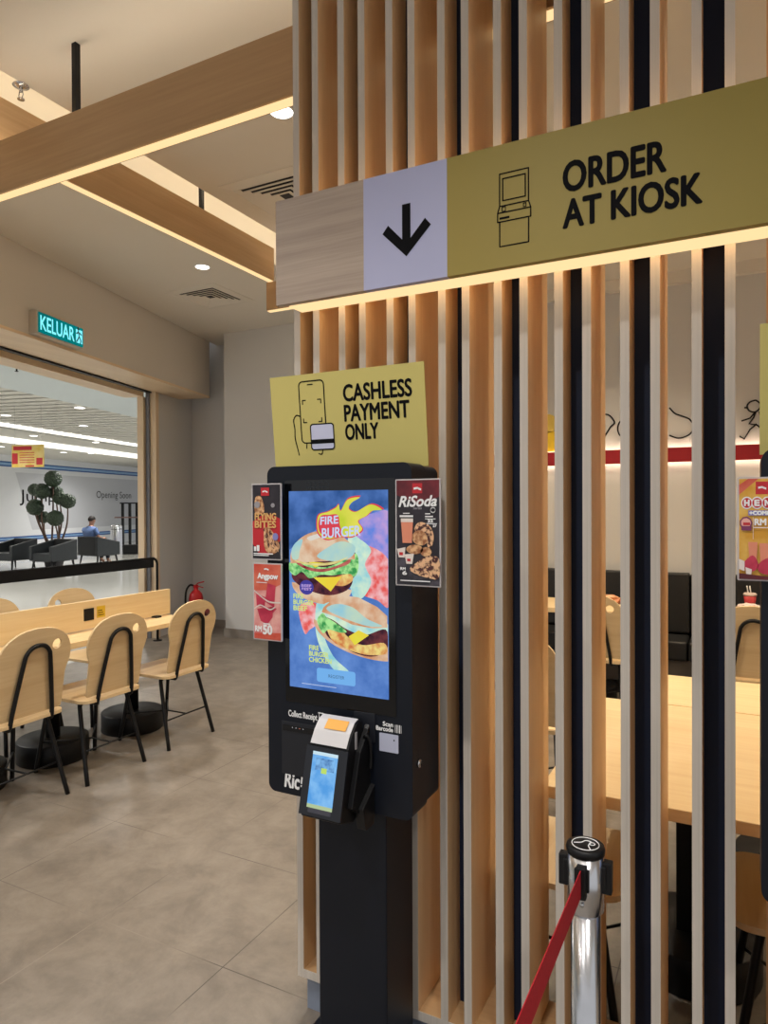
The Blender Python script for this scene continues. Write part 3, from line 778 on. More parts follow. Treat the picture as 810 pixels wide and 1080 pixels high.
# paper cover on top
cov = MB()
pts = [(-0.0835, 0.9355), (-0.0650, 0.9632), (-0.0447, 0.9832), (-0.026, 0.9895)]
vs = []; fs = []
for y, z in pts: vs += [(tx0 + 0.004, y - 0.0014, z + 0.001), (tx1 - 0.004, y - 0.0014, z + 0.001)]
for i in range(3): fs.append((2 * i, 2 * i + 1, 2 * i + 3, 2 * i + 2))
cover = cov.add(vs, fs).build('paper_cover', plain('white_paper_cover', rgb(198, 196, 198), 0.5), term)
tg = MB().add([(tx0 + .03, -0.0650, 0.9690), (tx1 - .018, -0.0650, 0.9690), (tx1 - .018, -0.0450, 0.9870), (tx0 + .03, -0.0450, 0.9870)], [(0, 1, 2, 3)]).build('sticker', plain('orange_sticker', rgb(226, 160, 50), 0.5), cover)
# bracket that holds the terminal
br_ = MB().prism([(-0.09, 0.80), (-0.05, 0.92), (0.0, 0.975), (0.0, 0.79), (-0.03, 0.76)], 'X', tx1, tx1 + 0.014).build('bracket', BLACK, kio, 0.002)
MB().box(tx1 - 0.03, tx1 + 0.028, -0.003, 0.0, 0.93, 1.0).build('bracket_plate', DARKP, kio, 0.001)
MB().prism([(-0.045, 0.735), (-0.06, 0.79), (0.0, 0.83), (0.0, 0.757), (-0.005, 0.735)], 'X', tx1 + 0.002, tx1 + 0.026).build('bracket_foot', BLACK, kio, 0.002)
cb = MB().tube(curve([(tx1 + .006, -0.02, .94), (tx1 + .018, -.03, .955), (tx1 + .024, -.022, .94), (tx1 + .022, -.012, .90), (tx1 + .02, -.012, .87)], 6), 0.004, 8).build('cable', BLACK, kio)
MB().box(tx1 + 0.0005, tx1 + 0.0025, -0.052, -0.044, 0.925, 0.965).build('side_light', plain('side_light', rgb(170, 168, 170), 0.4), term)

# second kiosk at the right edge of the picture
kio2 = copy_tree(kio)
kio2.location = (0.044 + 0.208, YK, 0)
kio2['label'] = 'black self-order kiosk cut off by the right edge of the photo'

# ------------------------------------------------------------------ cashless payment signs on top of the kiosks
def cash_sign(x0, x1, label):
    w = x1 - x0; hgt = 0.262
    t = thing('cashless_sign', ((x0 + x1) / 2, YK + 0.145, hz1 - 0.002), label, 'sign', rx=math.radians(6), ry=0.0)
    bd = MB().box(-w / 2, w / 2, 0, 0.003, 0, hgt).build('board', YEL2, t)
    MB().box(-w / 2 + 0.05, w / 2 - 0.05, 0.0032, 0.02, 0.0, 0.004).build('foot', ACRYL, t)
    def q(u, v):    # read on the flat-on layout of the sign: u 0..1, v 0..1 from the top
        return (-w / 2 + u * w, hgt * (1 - v) )
    for s, u1, v0, v1 in (('CASHLESS', .922, .15, .315), ('PAYMENT', .902, .355, .515), ('ONLY', .708, .55, .705)):
        a_, b_ = q(.50, v1), q(u1, v0)
        text('lettering', s, a_[0], b_[0], a_[1], b_[1], -0.0006, INK, bd, 0.0, heavy=0.0016)
    q0 = q
    q = lambda u, v: q0(u + .047, v)
    ph = []
    a_, b_ = q(.155, .715), q(.325, .075)
    ph += thick(rrect(a_[0], b_[0], a_[1], b_[1], 0.012) + [rrect(a_[0], b_[0], a_[1], b_[1], 0.012)[0]], 0.0035)
    ph += thick([q(.215, .11), q(.25, .11)], 0.003)
    for cu, cv, du, dv in ((.175, .27, 1, 1), (.3, .27, -1, 1), (.175, .50, 1, -1), (.3, .50, -1, -1)):
        ph += thick([q(cu + du * .022, cv), q(cu, cv), q(cu, cv + dv * .04)], 0.003)
    hand = [q(*p) for p in curve([(.15, .43), (.125, .42), (.105, .47), (.11, .56), (.108, .66), (.12, .76), (.13, .84)], 6)]
    ph += thick(hand, 0.0034)
    ph += thick([q(*p) for p in curve([(.185, .77), (.19, .72), (.215, .72)], 5)], .003) + thick([q(*p) for p in curve([(.265, .83), (.285, .84), (.295, .80)], 5)], .003)
    flat('phone_pictogram', ph, -0.0006, INK, bd)
    c0, c1 = q(.22, .79), q(.375, .525)
    rr = rrect(c0[0], c1[0], c0[1], c1[1], 0.008)
    flat('card_pictogram', [rr], -0.0009, plain('card_lilac', rgb(206, 208, 232), 0.5), bd)
    flat('card_outline', thick(rr + [rr[0]], 0.0035) + [[(c0[0], c0[1] + .016), (c1[0], c0[1] + .016), (c1[0], c0[1] + .028), (c0[0], c0[1] + .028)]], -0.0012, INK, bd)
    return t
cash_sign(-1.166, -0.692, 'whole yellow cashless payment sign standing on the left kiosk')
cash_sign(0.045, 0.52, 'sliver of a yellow sign on the kiosk at the right edge of the photo')

# ------------------------------------------------------------------ promotion cards in acrylic holders
def card(name, u0, v0, u1, v1, y, label, cat='poster'):
    a_ = onY(u0, v0, y); b_ = onY(u1, v1, y)
    w = b_.x - a_.x
    mid = onY((u0 + u1) / 2, (v0 + v1) / 2, y)
    ztop = (a_.z + onY(u1, v0, y).z) / 2
    hgt = abs(onY((u0 + u1) / 2, v0, y).z - onY((u0 + u1) / 2, v1, y).z)
    t = thing(name, ((a_.x + b_.x) / 2, y, mid.z - hgt / 2), label, cat)
    MB().prism(rrect(-w / 2, w / 2, 0, hgt, 0.003), 'Y', 0, 0.004).build('acrylic_holder', ACRYL, t, 0.0008)
    MB().box(-0.012, 0.012, 0.004, YK - y - 0.0002, hgt * 0.45, hgt * 0.6).build('fixing_tab', DARKP, t)
    def q(u, v): return (-w / 2 + 0.003 + u * (w - 0.006), hgt - 0.003 - v * (hgt - 0.006))
    n_ = [0]
    def put(nm, polys, mat):
        n_[0] += 1
        return flat(nm, [[q(*p) for p in pl] for pl in polys], -0.0006 - 0.00015 * n_[0], mat, t)
    def wr(nm, s, u0_, u1_, v0_, v1_, mat, bold=0.02, shear=0.0, rot=0.0):
        n_[0] += 1
        a2, b2 = q(u0_, v1_), q(u1_, v0_)
        return text(nm, s, a2[0], b2[0], a2[1], b2[1], -0.0006 - 0.00015 * n_[0], mat, t, 0.0, shear, rot, heavy=bold * 0.022)
    return t, put, wr
SQ = lambda u0, v0, u1, v1: [(u0, v0), (u1, v0), (u1, v1), (u0, v1)]
def EL(cu, cv, ru, rv, n=20): return [(cu + ru * math.cos(2 * PI * i / n), cv + rv * math.sin(2 * PI * i / n)) for i in range(n)]
P_BLK = mix2('print_black', rgb(30, 26, 34), rgb(44, 38, 46), 20)
P_CHAR = mix2('print_charcoal', rgb(40, 38, 46), rgb(92, 86, 96), 24, .45, .7)
P_RED = plain('print_red', rgb(190, 34, 44), 0.5)
P_DRED = mix2('print_dark_red', rgb(84, 20, 30), rgb(110, 30, 40), 24)
P_TAN = mix2('print_fried', rgb(150, 92, 56), rgb(222, 176, 128), 90, .4, .6)
P_DRIZ = mix2('print_drizzle', rgb(70, 30, 32), rgb(226, 180, 138), 110, .44, .54)
P_CREAM = plain('print_cream', rgb(226, 214, 206), 0.5)
P_PEACH = plain('print_peach', rgb(220, 138, 108), 0.5)
P_PINK = mix2('print_pink', rgb(206, 120, 120), rgb(228, 170, 160), 20)
P_ORNG = mix2('print_orange_red', rgb(196, 70, 52), rgb(214, 110, 84), 14)
P_GOLD = mix2('print_gold', rgb(206, 148, 40), rgb(226, 184, 92), 16)
P_GOLDT = plain('print_gold_text', rgb(220, 170, 104), 0.5)
P_LIL = plain('print_lilac', rgb(130, 130, 190), 0.5)
P_MAG = mix2('print_magenta_red', rgb(170, 30, 62), rgb(200, 60, 84), 18)
P_PURP = plain('print_purple', rgb(120, 50, 90), 0.5)
P_GREY = plain('print_grey', rgb(150, 146, 150), 0.5)

t, put, wr = card('promotion_card', 265.5, 510, 297, 590.5, 1.425, 'dark snack promotion card, upper of the two left of the kiosk screen')
put('print', [SQ(0, 0, 1, 1)], P_BLK)
put('flare', [[(0, .5), (.3, .42), (.7, .4), (1, .46), (1, .75), (.6, .95), (.2, .92), (0, .8)]], P_RED)
put('food_picture', [curve([(.1, .18), (.3, .16), (.42, .28), (.4, .38), (.1, .39)], 4, True), curve([(.42, .62), (.6, .58), (.9, .74), (.96, .86), (.7, .94), (.44, .86)], 4, True)], P_TAN)
for k in range(6):
    put('food_stick', thick([(.4 + k * .06, .6 + (k % 3) * .03), (.58 + k * .07, .84 + (k % 2) * .05)], .03), P_DRIZ)
put('logo_patch', [SQ(.32, .04, .62, .15)], P_RED)
put('logo_mark', thick([(.38, .095), (.46, .085), (.56, .1)], .02), WHITE)
put('round_mark', [EL(.18, .27, .11, .045), EL(.75, .28, .07, .03)], P_GREY)
wr('lettering', 'FLYING', .1, .86, .385, .475, P_GOLDT, .045)
wr('lettering', 'BITES', .1, .86, .49, .58, P_GOLDT, .045)
put('price_mark', [EL(.84, .7, .1, .05)], P_LIL)
put('price_mark', [SQ(.06, .84, .14, .9), SQ(.16, .82, .26, .9)], WHITE)
put('fine_print', [SQ(.05, .925, .75, .94), SQ(.05, .95, .6, .962)], WHITE)
t, put, wr = card('promotion_card', 267, 594, 297.5, 675.5, 1.425, 'red and pink promotion card priced at 50 below the dark snack card')
put('print', [SQ(0, 0, 1, 1)], P_PINK)
put('upper_ground', [[(0, 0), (1, 0), (1, .26), (.6, .34), (0, .36)]], P_ORNG)
put('upper_ground', [[(0, .93), (1, .9), (1, 1), (0, 1)]], P_ORNG)
put('envelope_picture', [[(.52, .25), (.82, .28), (.76, .57), (.42, .5)], [(.08, .4), (.44, .44), (.4, .58), (.1, .56)], [(.12, .6), (.72, .56), (.7, .7), (.5, .8), (.25, .76)], [(.62, .56), (.86, .58), (.72, .64)]], P_MAG)
put('ribbon', thick(curve([(.02, .36), (.3, .44), (.6, .5), (.98, .5)], 5), .02) + thick(curve([(.02, .6), (.25, .55), (.6, .6), (.8, .56)], 5), .018), P_CREAM)
put('logo_mark', thick([(.4, .065), (.47, .06), (.56, .07)], .02), WHITE)
wr('lettering', 'Angpow', .15, .9, .12, .215, WHITE, .045)
put('fine_print', [SQ(.1, .24, .5, .25)], WHITE)
wr('lettering', 'RM', .05, .29, .83, .9, WHITE, .04)
wr('lettering', '50', .35, .68, .81, .93, WHITE, .06)
put('price_mark', [SQ(.36, .785, .62, .8)], WHITE)
t, put, wr = card('promotion_card', 417, 505, 465, 618.5, 1.425, 'dark drinks promotion card with a burger picture right of the kiosk screen')
put('print', [SQ(0, 0, 1, 1)], P_BLK)
put('upper_ground', [[(0, 0), (1, 0), (1, .16), (.6, .24), (0, .14)]], P_DRED)
put('lower_ground', [[(0, .72), (.5, .68), (1, .8), (1, 1), (0, 1)]], P_CHAR)
put('logo_patch', [SQ(.38, .03, .61, .125)], P_RED)
put('logo_mark', thick([(.42, .08), (.5, .075), (.58, .09)], .02), WHITE)
wr('lettering', 'RiSoda', .06, .94, .15, .25, WHITE, .045, .3, 0.02)
wr('lettering', 'Series', .4, .6, .255, .278, P_GREY, .01, .2)
put('round_mark', [q for q in thick(EL(.86, .285, .055, .023) + [EL(.86, .285, .055, .023)[0]], .012)], WHITE)
put('fine_print', [SQ(.16, .312, .32, .32), SQ(.08, .335, .4, .352), SQ(.68, .315, .8, .325), SQ(.68, .34, .86, .352), SQ(.68, .365, .92, .372), SQ(.68, .41, .95, .418)], WHITE)
wr('lettering', '22', .74, .86, .375, .4, WHITE, .03)
wr('lettering', '27', .86, .94, .425, .445, WHITE, .02)
put('glass_picture', [[(.11, .375), (.4, .375), (.37, .6), (.15, .6)]], P_PEACH)
put('glass_rim', [[(.11, .365), (.4, .365), (.4, .4), (.11, .4)]], P_CREAM)
put('burger_bun_picture', [curve([(.42, .5), (.48, .42), (.62, .4), (.8, .44), (.88, .53), (.84, .62), (.74, .63), (.7, .52), (.55, .48)], 4, True)], P_DRIZ)
put('fried_picture', [curve([(.38, .53), (.5, .48), (.68, .5), (.74, .58), (.62, .62), (.44, .6)], 4, True), EL(.44, .66, .2, .045), EL(.7, .68, .13, .045)], P_TAN)
put('cup_picture', [[(.02, .66), (.22, .64), (.2, .74), (.06, .74)], [(.2, .71), (.42, .7), (.38, .8), (.24, .8)]], P_CREAM)
put('cup_mark', [SQ(.07, .69, .16, .72), SQ(.26, .75, .34, .775)], P_RED)
put('waffle_picture', [curve([(.32, .85), (.5, .78), (.7, .72), (1, .74), (.995, .92), (.8, .93), (.5, .9)], 4, True)], P_DRIZ)
wr('lettering', 'RM', .1, .22, .835, .86, WHITE, .02)
wr('lettering', '6', .15, .25, .87, .905, WHITE, .03)
put('fine_print', [SQ(.1, .955, .8, .965)], WHITE)
t, put, wr = card('promotion_card', 777.5, 503, 831, 613, 1.425, 'golden combo promotion card at the right edge of the photo')
put('print', [SQ(0, 0, 1, 1)], P_GOLD)
put('stripe', [[(0, .06), (.0, .16), (.42, 0), (.2, 0)]], P_ORNG)
put('logo_patch', [SQ(.36, .03, .64, .155)], P_RED)
put('logo_mark', thick([(.42, .09), (.5, .085), (.58, .1)], .02), WHITE)
for i, ch in enumerate('HENG'):
    put('letter_disc_rim', [EL(.17 + i * .22, .24, .125, .062)], WHITE)
for i, ch in enumerate('HENG'):
    put('letter_disc', [EL(.17 + i * .22, .24, .1, .05)], P_RED)
    wr('lettering', ch, .12 + i * .22, .22 + i * .22, .212, .268, WHITE, .04)
put('combo_band', [SQ(.2, .315, .8, .365)], P_LIL)
wr('lettering', '+COMBO', .23, .77, .322, .358, WHITE, .03)
put('round_mark', [EL(.15, .44, .14, .065, 9)], P_PURP)
put('round_mark', [EL(.15, .44, .11, .05, 9)], P_PINK)
put('price_tag', [SQ(.05, .47, .27, .515)], P_PURP)
put('price_tag', [SQ(.09, .435, .24, .462)], P_RED)
wr('lettering', 'RM', .34, .58, .4, .46, WHITE, .03)
put('rule', [SQ(.3, .48, .95, .49), SQ(.3, .38, .31, .6)], P_CREAM)
put('glass_picture', [[(.2, .63), (.4, .63), (.38, .8), (.22, .8)], [(.44, .64), (.66, .64), (.64, .82), (.46, .82)], [(.7, .63), (.9, .63), (.88, .8), (.72, .8)]], P_PEACH)
put('fried_picture', [curve([(.1, .84), (.3, .76), (.42, .86), (.3, .92), (.12, .9)], 4, True), curve([(.4, .86), (.65, .78), (.95, .84), (.9, .94), (.5, .94)], 4, True)], P_MAG)
put('cup_picture', [[(0, .8), (.12, .82), (.12, .92), (0, .9)], [(.14, .88), (.28, .9), (.26, .97), (.16, .97)]], P_CREAM)
put('lower_ground', [[(0, .94), (1, .985), (1, 1), (0, 1)]], P_DRED)

# ------------------------------------------------------------------ belt stanchion
qx = onZ(617, 1500, 0)
zs = 1.25
d = ray(617.5, 890); zz = 1.27 / d.y; ps = EYE + d * zz
HT = ps.z
stn = thing('belt_stanchion', (ps.x, ps.y, 0), 'chrome queue post with a black top and red belt in front of the slats', 'stanchion')
MB().lathe([(0.16, 0), (0.16, 0.012), (0.13, 0.024), (0.04, 0.034), (0.03, 0.05)], n=40).build('base', CHROME, stn)
MB().lathe([(0.0265, 0.04), (0.0265, HT - 0.118)], n=32).build('post', CHROME, stn)
MB().lathe([(0.0265, HT - 0.122), (0.0325, HT - 0.116), (0.0325, HT - 0.014)], n=32).build('collar', CHROME, stn)
cp = MB().lathe([(0.034, HT - 0.014), (0.0345, HT - 0.006), (0.033, HT - 0.001), (0.030, HT)], n=32).build('cap', BLACK, stn)
em = MB(); 
cpts = [(0.024 * math.cos(a), 0.024 * math.sin(a), HT + 0.0003) for a in [2 * PI * i / 30 for i in range(30)]]
em.tube(cpts, 0.0009, 5, True)
em.tube(curve([(-.02, -.004, HT + .0003), (-.008, .002, HT + .0003), (-.002, .012, HT + .0003), (.008, .01, HT + .0003), (.006, -.004, HT + .0003), (.012, -.018, HT + .0003)], 5), 0.0011, 5)
em.tube([(.011 + .005 * math.cos(a), .004 + .005 * math.sin(a), HT + .0003) for a in [2 * PI * i / 14 for i in range(14)]], .0009, 5, True)
em.build('cap_emblem', WHITE, cp)
for k, ang in enumerate((0, PI / 2, PI, 1.5 * PI)):
    cl_ = MB().box(0.030, 0.047, -0.009, 0.009, -0.045, 0.012).box(0.03, 0.038, -0.013, 0.013, -0.035, 0.005).build('belt_clip', BLACK, stn, 0.002, loc=(0, 0, HT - 0.035), rot=(0, 0, ang))
MB().lathe([(0.004, 0), (0.004, 0.0025)], n=12).build('screw', CHROME, stn, loc=(0, -0.0325, HT - 0.095), rot=(PI / 2, 0, 0))
bl = MB()
zb = onY(617, 938, ps.y - 0.045).z
bl.box(-0.0007, 0.0007, -1.75, -0.046, HT - 0.075, HT - 0.027)
bl.build('belt', BELT, stn)
# ------------------------------------------------------------------ cafe chairs
def make_chair(label, group=None):
    t = thing('cafe_chair', (0, 0, 0), label, 'chair', group=group)
    zs_ = 0.452
    # seat: moulded ply, rounded corners, local front is +y, the back stands on -y
    out = rrect(-0.205, 0.205, -0.215, 0.205, 0.055, 6)
    MB().prism(out, 'Z', zs_ - 0.018, zs_).build('seat', W_CHAIR, t, 0.003, 2)
    # back: shouldered board with a round grip hole, tilted back a little
    L = [(-.176, 0.0), (-.182, .02), (-.184, .14), (-.186, .195), (-.198, .232), (-.207, .272), (-.206, .31), (-.196, .345), (-.17, .385), (-.13, .415), (-.08, .434), (-.03, .441)]
    outl = curve(L, 3)[:-1]
    outl = outl + [(-.03, .441)] + [(0, .443)]
    full = outl + [(-x, z) for x, z in reversed(outl[:-1])]
    hole = list(reversed(ell(0.118, 0.345, 0.026, 0.026, 20)))
    ang = math.radians(9)
    mb = MB().prism(full, 'Y', -0.006, 0.006, [hole])
    bk = mb.build('backrest', W_CHAIR, t, 0.002, 2, loc=(0, -0.195, 0.468), rot=(ang, 0, 0))
    # loop tube on the rear of the back, running under the seat
    def bp(x, z, off=-0.019):
        return (x, -0.195 + off * math.cos(ang) - z * math.sin(ang), 0.468 + z * math.cos(ang) + off * math.sin(ang))
    lp_ = [(-.12, -0.10, .428), (-.12, -.19, .425), bp(-.118, -.03), bp(-.11, .05), bp(-.075, .28), bp(-.062, .325), bp(-.035, .352), bp(0, .36), bp(.035, .352), bp(.062, .325), bp(.075, .28), bp(.11, .05), bp(.118, -.03), (.12, -.19, .425), (.12, -.10, .428)]
    MB().tube(curve(lp_, 5), 0.0108, 10).build('back_loop', BLACK, t)
    # frame under the seat and four splayed legs
    MB().tube(curve([(-.15, -.10, .428), (-.15, .12, .428)], 3), .008, 8).tube([(.15, -.10, .428), (.15, .12, .428)], .008, 8).tube([(-.15, -.1, .426), (.15, -.1, .426)], .008, 8).tube([(-.15, .12, .426), (.15, .12, .426)], .008, 8).build('seat_frame', BLACK, t)
    for sx in (-1, 1):
        for sy, y0, y1 in ((-1, -.11, -.225), (1, .12, .20)):
            MB().tube(curve([(sx * .12, y0, .428), (sx * .155, y0 * 1.02 + sy * .008, .415), (sx * .165, y0 + sy * .02, .37), (sx * .20, y1, 0.0)], 5), 0.0118, 10).build('leg', BLACK, t)
    z1 = .17
    MB().tube([(-.184, -.178, z1), (.184, -.178, z1)], .005, 8).tube([(-.184, .168, z1), (0, -.02, z1), (.184, .168, z1)], .005, 8).tube([(0, -.178, z1), (0, -.02, z1)], .005, 8).build('stretcher', BLACK, t)
    return t
ch0 = make_chair('birch cafe chair with a dark red disc in its grip hole, nearest the kiosk')
def chair(x, y, rz, label, group=None, first=[True]):
    if first[0]: c = ch0; first[0] = False
    else: c = copy_tree(ch0)
    c.location = (x, y, 0); c.rotation_euler = (0, 0, rz)
    c['label'] = label
    if group: c['group'] = group
    return c
GN = 'cafe chairs along the near side of the long table'
c1 = chair(-3.325, 3.32, PI / 2, 'birch cafe chair with a dark red disc in its grip hole, nearest the kiosk', GN)
c2 = chair(-3.325, 2.725, PI / 2, 'middle birch cafe chair at the long table, its whole back in view', GN)
c3 = chair(-3.325, 2.20, PI / 2 + 0.05, 'birch cafe chair cut off by the left edge of the photo', GN)
def _disc(): MB().lathe([(0.024, -0.004), (0.024, 0.004)], n=24).build('grip_disc', plain('maroon_disc', rgb(90, 20, 30), 0.5), c1, loc=(0.118 - 0.004, -0.195 - 0.345 * math.sin(math.radians(9)) - 0.004, 0.468 + 0.345 * math.cos(math.radians(9)) + 0.004), rot=(PI / 2 + math.radians(9), 0, 0))
GF = 'cafe chairs on the far side of the long table'
chair(-4.10, 3.42, -PI / 2, 'right one of the two chairs whose tops show beyond the table divider', GF)
chair(-4.10, 2.80, -PI / 2, 'left one of the two chairs whose tops show beyond the table divider', GF)

# long table with a divider along its middle
tb = thing('long_table', (-3.60, 2.6, 0), 'long pale wood table with a board divider along its middle', 'table')
MB().box(-0.31, 0.31, -1.6, 0.98, 0.715, 0.745).build('tabletop', W_TABLE_Y, tb, 0.003)
dv = MB().box(0.035, 0.06, -1.6, 0.985, 0.752, 0.925).build('divider', W_TABLE_Y, tb, 0.002)
so = onX(93.5, 648, -3.54)
MB().box(0.0595, 0.066, so.y - 2.6 - 0.036, so.y - 2.6 + 0.036, so.z - .037, so.z + .037).build('socket_plate', BLACK, dv, 0.002)
st = onX(106.5, 645, -3.54)
sk = MB().box(0.0595, 0.0608, st.y - 2.6 - 0.032, st.y - 2.6 + 0.032, st.z - .036, st.z + .036).build('sticker', plain('yellow_sticker', rgb(216, 178, 40), 0.5), dv)
for k in range(3):
    MB().box(0.0608, 0.0612, st.y - 2.6 - 0.024, st.y - 2.6 + 0.022 - k * .006, st.z - .022 + k * .014, st.z - .017 + k * .014).build('print_line', INK, sk)
for y in (0.84, -0.2, -1.2):
    MB().box(0.05, 0.10, y - 0.025, y + 0.025, 0.745, 0.757).build('divider_foot', BLACK, tb, 0.003)
for y in (3.34, 2.73, 2.20, 1.5):
    pd = MB().tube([(-0.05, y - 2.6, 0.13), (-0.05, y - 2.6, 0.715)], 0.04, 20).build('pedestal', BLACK, tb)
    MB().lathe([(0.196, 0.0), (0.2, 0.004), (0.2, 0.118), (0.194, 0.124)], cx=-0.05, cy=y - 2.6, n=48).build('drum_base', BLACK, pd)
    MB().box(-0.25, 0.2, y - 2.6 - 0.03, y - 2.6 + 0.03, 0.702, 0.715).build('top_bracket', BLACK, pd)

# black rail in front of the doorway
rl = thing('entrance_rail', (-5.78, 0, 0), 'black barrier rail with a flat band, standing in front of the doorway', 'rail')
ye = onX(166, 640, -5.78).y
MB().box(-0.012, 0.012, 2.2, ye - 0.06, 0.83, 0.925).build('band', BLACK, rl, 0.004)
MB().tube([(0, 2.2, .93)] + [(0, ye - .07 + .07 * math.sin(a * PI / 12), .86 + .07 * math.cos(a * PI / 12)) for a in range(7)] + [(0, ye, 0.01)], 0.014, 10).build('post_tube', BLACK, rl)
MB().tube([(0, 2.2, .93), (0, 2.2, 0.01)], .014, 10).build('post_tube', BLACK, rl)
for y in (ye, 2.2): MB().lathe([(.05, 0), (.05, .008), (.016, .012)], cy=y, n=20).build('foot_plate', BLACK, rl)

# small grey device on the pier by the doorway, behind the table end
bx_ = onZ(177, 640, 0.55)
# fire extinguisher in the corner
fe = thing('fire_extinguisher', onZ(207, 668, 0), 'red fire extinguisher standing in the corner beyond the table', 'fire extinguisher')
fe.location.z = 0; fe.scale = (1.12, 1.12, 1.1)
MB().lathe([(0.066, 0.0), (0.075, 0.012), (0.075, 0.38), (0.066, 0.425), (0.04, 0.458), (0.022, 0.472), (0.022, 0.49)], n=28).build('cylinder', RED, fe)
MB().lathe([(0.0757, 0.14), (0.0757, 0.33)], n=28).build('label_band', plain('extinguisher_label', rgb(214, 196, 186), 0.5), fe)
MB().box(-0.02, 0.02, -0.016, 0.016, 0.49, 0.525).tube([(0.0, 0, .525), (.03, 0, .545), (.11, 0, .565)], .007, 8).tube([(0.0, 0, .505), (.04, 0, .51), (.10, 0, .50)], .006, 8).build('valve', RED, fe)
MB().tube(curve([(-.02, 0, .51), (-.07, -.01, .52), (-.115, -.02, .46), (-.12, -.03, .34), (-.10, -.03, .2), (-.09, -.03, .10)], 6), 0.011, 8).build('hose', BLACK, fe)
MB().lathe([(.012, .0), (.018, .05), (.014, .07)], cx=-.09, cy=-.03, cz=.04, n=12).build('nozzle', BLACK, fe)

# ------------------------------------------------------------------ dining side behind the slats
def cafe_table(x0, x1, y0, y1, label, feet, name='dining_table', rz=0.0, zt=0.745):
    cx, cy = (x0 + x1) / 2, (y0 + y1) / 2
    t = thing(name, (cx, cy, 0), label, 'table', rz=rz)
    MB().box(x0 - cx, x1 - cx, y0 - cy, y1 - cy, zt - 0.035, zt).build('tabletop', W_TABLE, t, 0.003)
    for fx, fy in feet:
        pd = MB().box(fx - cx - .05, fx - cx + .05, fy - cy - .05, fy - cy + .05, .12, zt - .035).build('pedestal', BLACK, t, .004)
        MB().lathe([(0.196, 0.0), (0.2, 0.004), (0.2, 0.118), (0.194, 0.124)], cx=fx - cx, cy=fy - cy, n=40).build('drum_base', BLACK, pd)
    return t
cafe_table(-0.48, 0.30, 1.892, 2.87, 'large pale wood table nearest behind the slats', [(-.12, 2.44)], zt=0.72)
cafe_table(-0.40, 0.72, 2.878, 3.38, 'pale wood table pushed against the far edge of the large table behind the slats', [(.2, 3.12)], zt=0.72)
cafe_table(-1.5, -0.56, 5.05, 5.62, 'pale wood table by the wall bench with crumpled paper on it', [(-1.0, 5.42)])
cafe_table(-.22, 0.72, 5.05, 5.62, 'pale wood table by the wall bench holding a red drink cup', [(.25, 5.42)])
chair(-0.47, 2.092, -PI / 2, 'cafe chair pushed in under the left end of the large table behind the slats')
chair(-0.92, 3.38, 0, 'cafe chair with a rounded back seen in the narrowest open gap of the slats')
chair(0.19, 2.12, PI / 2, 'cafe chair seat showing under the table at lower right')
cA = onY(646, 650, 4.9)
chair(-0.86, 4.98, 0, 'cafe chair with its pale back to us beside the crumpled tan paper')
chair(0.10, 4.80, 0, 'cafe chair with its back to us in front of the red drink cup')

_disc()
# drink cup and crumpled paper
cpos = onZ(791, 640, 0.745)
cu = thing('drink_cup', (cpos.x, cpos.y, 0.745), 'clear cup of red drink with two straws on the far table', 'cup')
MB().lathe([(0.03, 0), (0.034, 0.005), (0.042, 0.085)], n=24).build('cup_body', plain('red_drink', rgb(196, 66, 70), 0.2), cu)
MB().lathe([(0.044, 0.083), (0.046, 0.088), (0.046, 0.096), (0.038, 0.104), (0.012, 0.106)], n=24).build('lid', plain('cup_lid', rgb(214, 196, 190), 0.2), cu)
for dx in (-.012, .006):
    MB().tube([(dx, 0, .10), (dx - .008, 0, .155)], .004, 8).build('straw', WHITE, cu)
def paper(loc, label, mat, s=0.09, seed=1):
    rnd = random.Random(seed); bm = bmesh.new()
    bmesh.ops.create_icosphere(bm, subdivisions=3, radius=1)
    for v in bm.verts:
        k = 0.72 + 0.36 * rnd.random()
        v.co = Vector((v.co.x * s * k * 1.3, v.co.y * s * k, max(v.co.z, -0.35) * s * k * 0.5))
    zmin = min(v.co.z for v in bm.verts)
    for v in bm.verts: v.co.z -= zmin
    me = bpy.data.meshes.new('crumpled_paper'); bm.to_mesh(me); bm.free()
    o = link('crumpled_paper', me, mat); o.location = loc
    return tag(o, label, 'paper')
paper((cpos.x - 0.01, cpos.y - 0.13, 0.745), 'crumpled white and red paper in front of the red drink cup', mix2('white_red_paper', rgb(230, 214, 210), rgb(206, 70, 70), 12, .55, .62), .065, 3)
pp = onZ(645, 634, 0.745)
paper((min(pp.x, -.62), min(pp.y, 5.5), 0.745), 'crumpled tan food paper on the left far table', mix2('tan_paper', rgb(226, 190, 150), rgb(190, 120, 80), 14), .09, 5)

# wall bench, lit ledge, red stripe and wire art on the back wall
bn = thing('wall_bench', (-0.6, YB, 0), 'long black upholstered bench along the lit back wall', 'bench')
MB().box(-1.6, 3.1, -0.47, -0.03, 0.10, 0.30).build('bench_base', plain('bench_base_grey', rgb(90, 84, 80), 0.6), bn)
for k in range(5):
    x0 = -1.6 + k * 0.94
    MB().box(x0 + .004, x0 + 0.936, -0.50, -0.14, 0.30, 0.45).build('seat_cushion', LEATH, bn, 0.02, 3)
    MB().box(x0 + .004, x0 + 0.936, -0.17, -0.07, 0.46, 0.945).build('back_cushion', LEATH, bn, 0.015, 3)
MB().box(-1.6, 3.1, -0.065, -0.01, 0.10, 0.92).build('bench_back', BLACK, bn)
lw = tag(MB().box(-2.2, 2.5, YB - 0.05, YB - 0.02, 0.905, 0.915).build('wall_light_strip', WLED), 'warm light strip behind the top of the black bench', 'light')
stp = thing('red_stripe', (-0.6, YB, 0), 'dark red backlit stripe running along the back wall', 'wall panel')
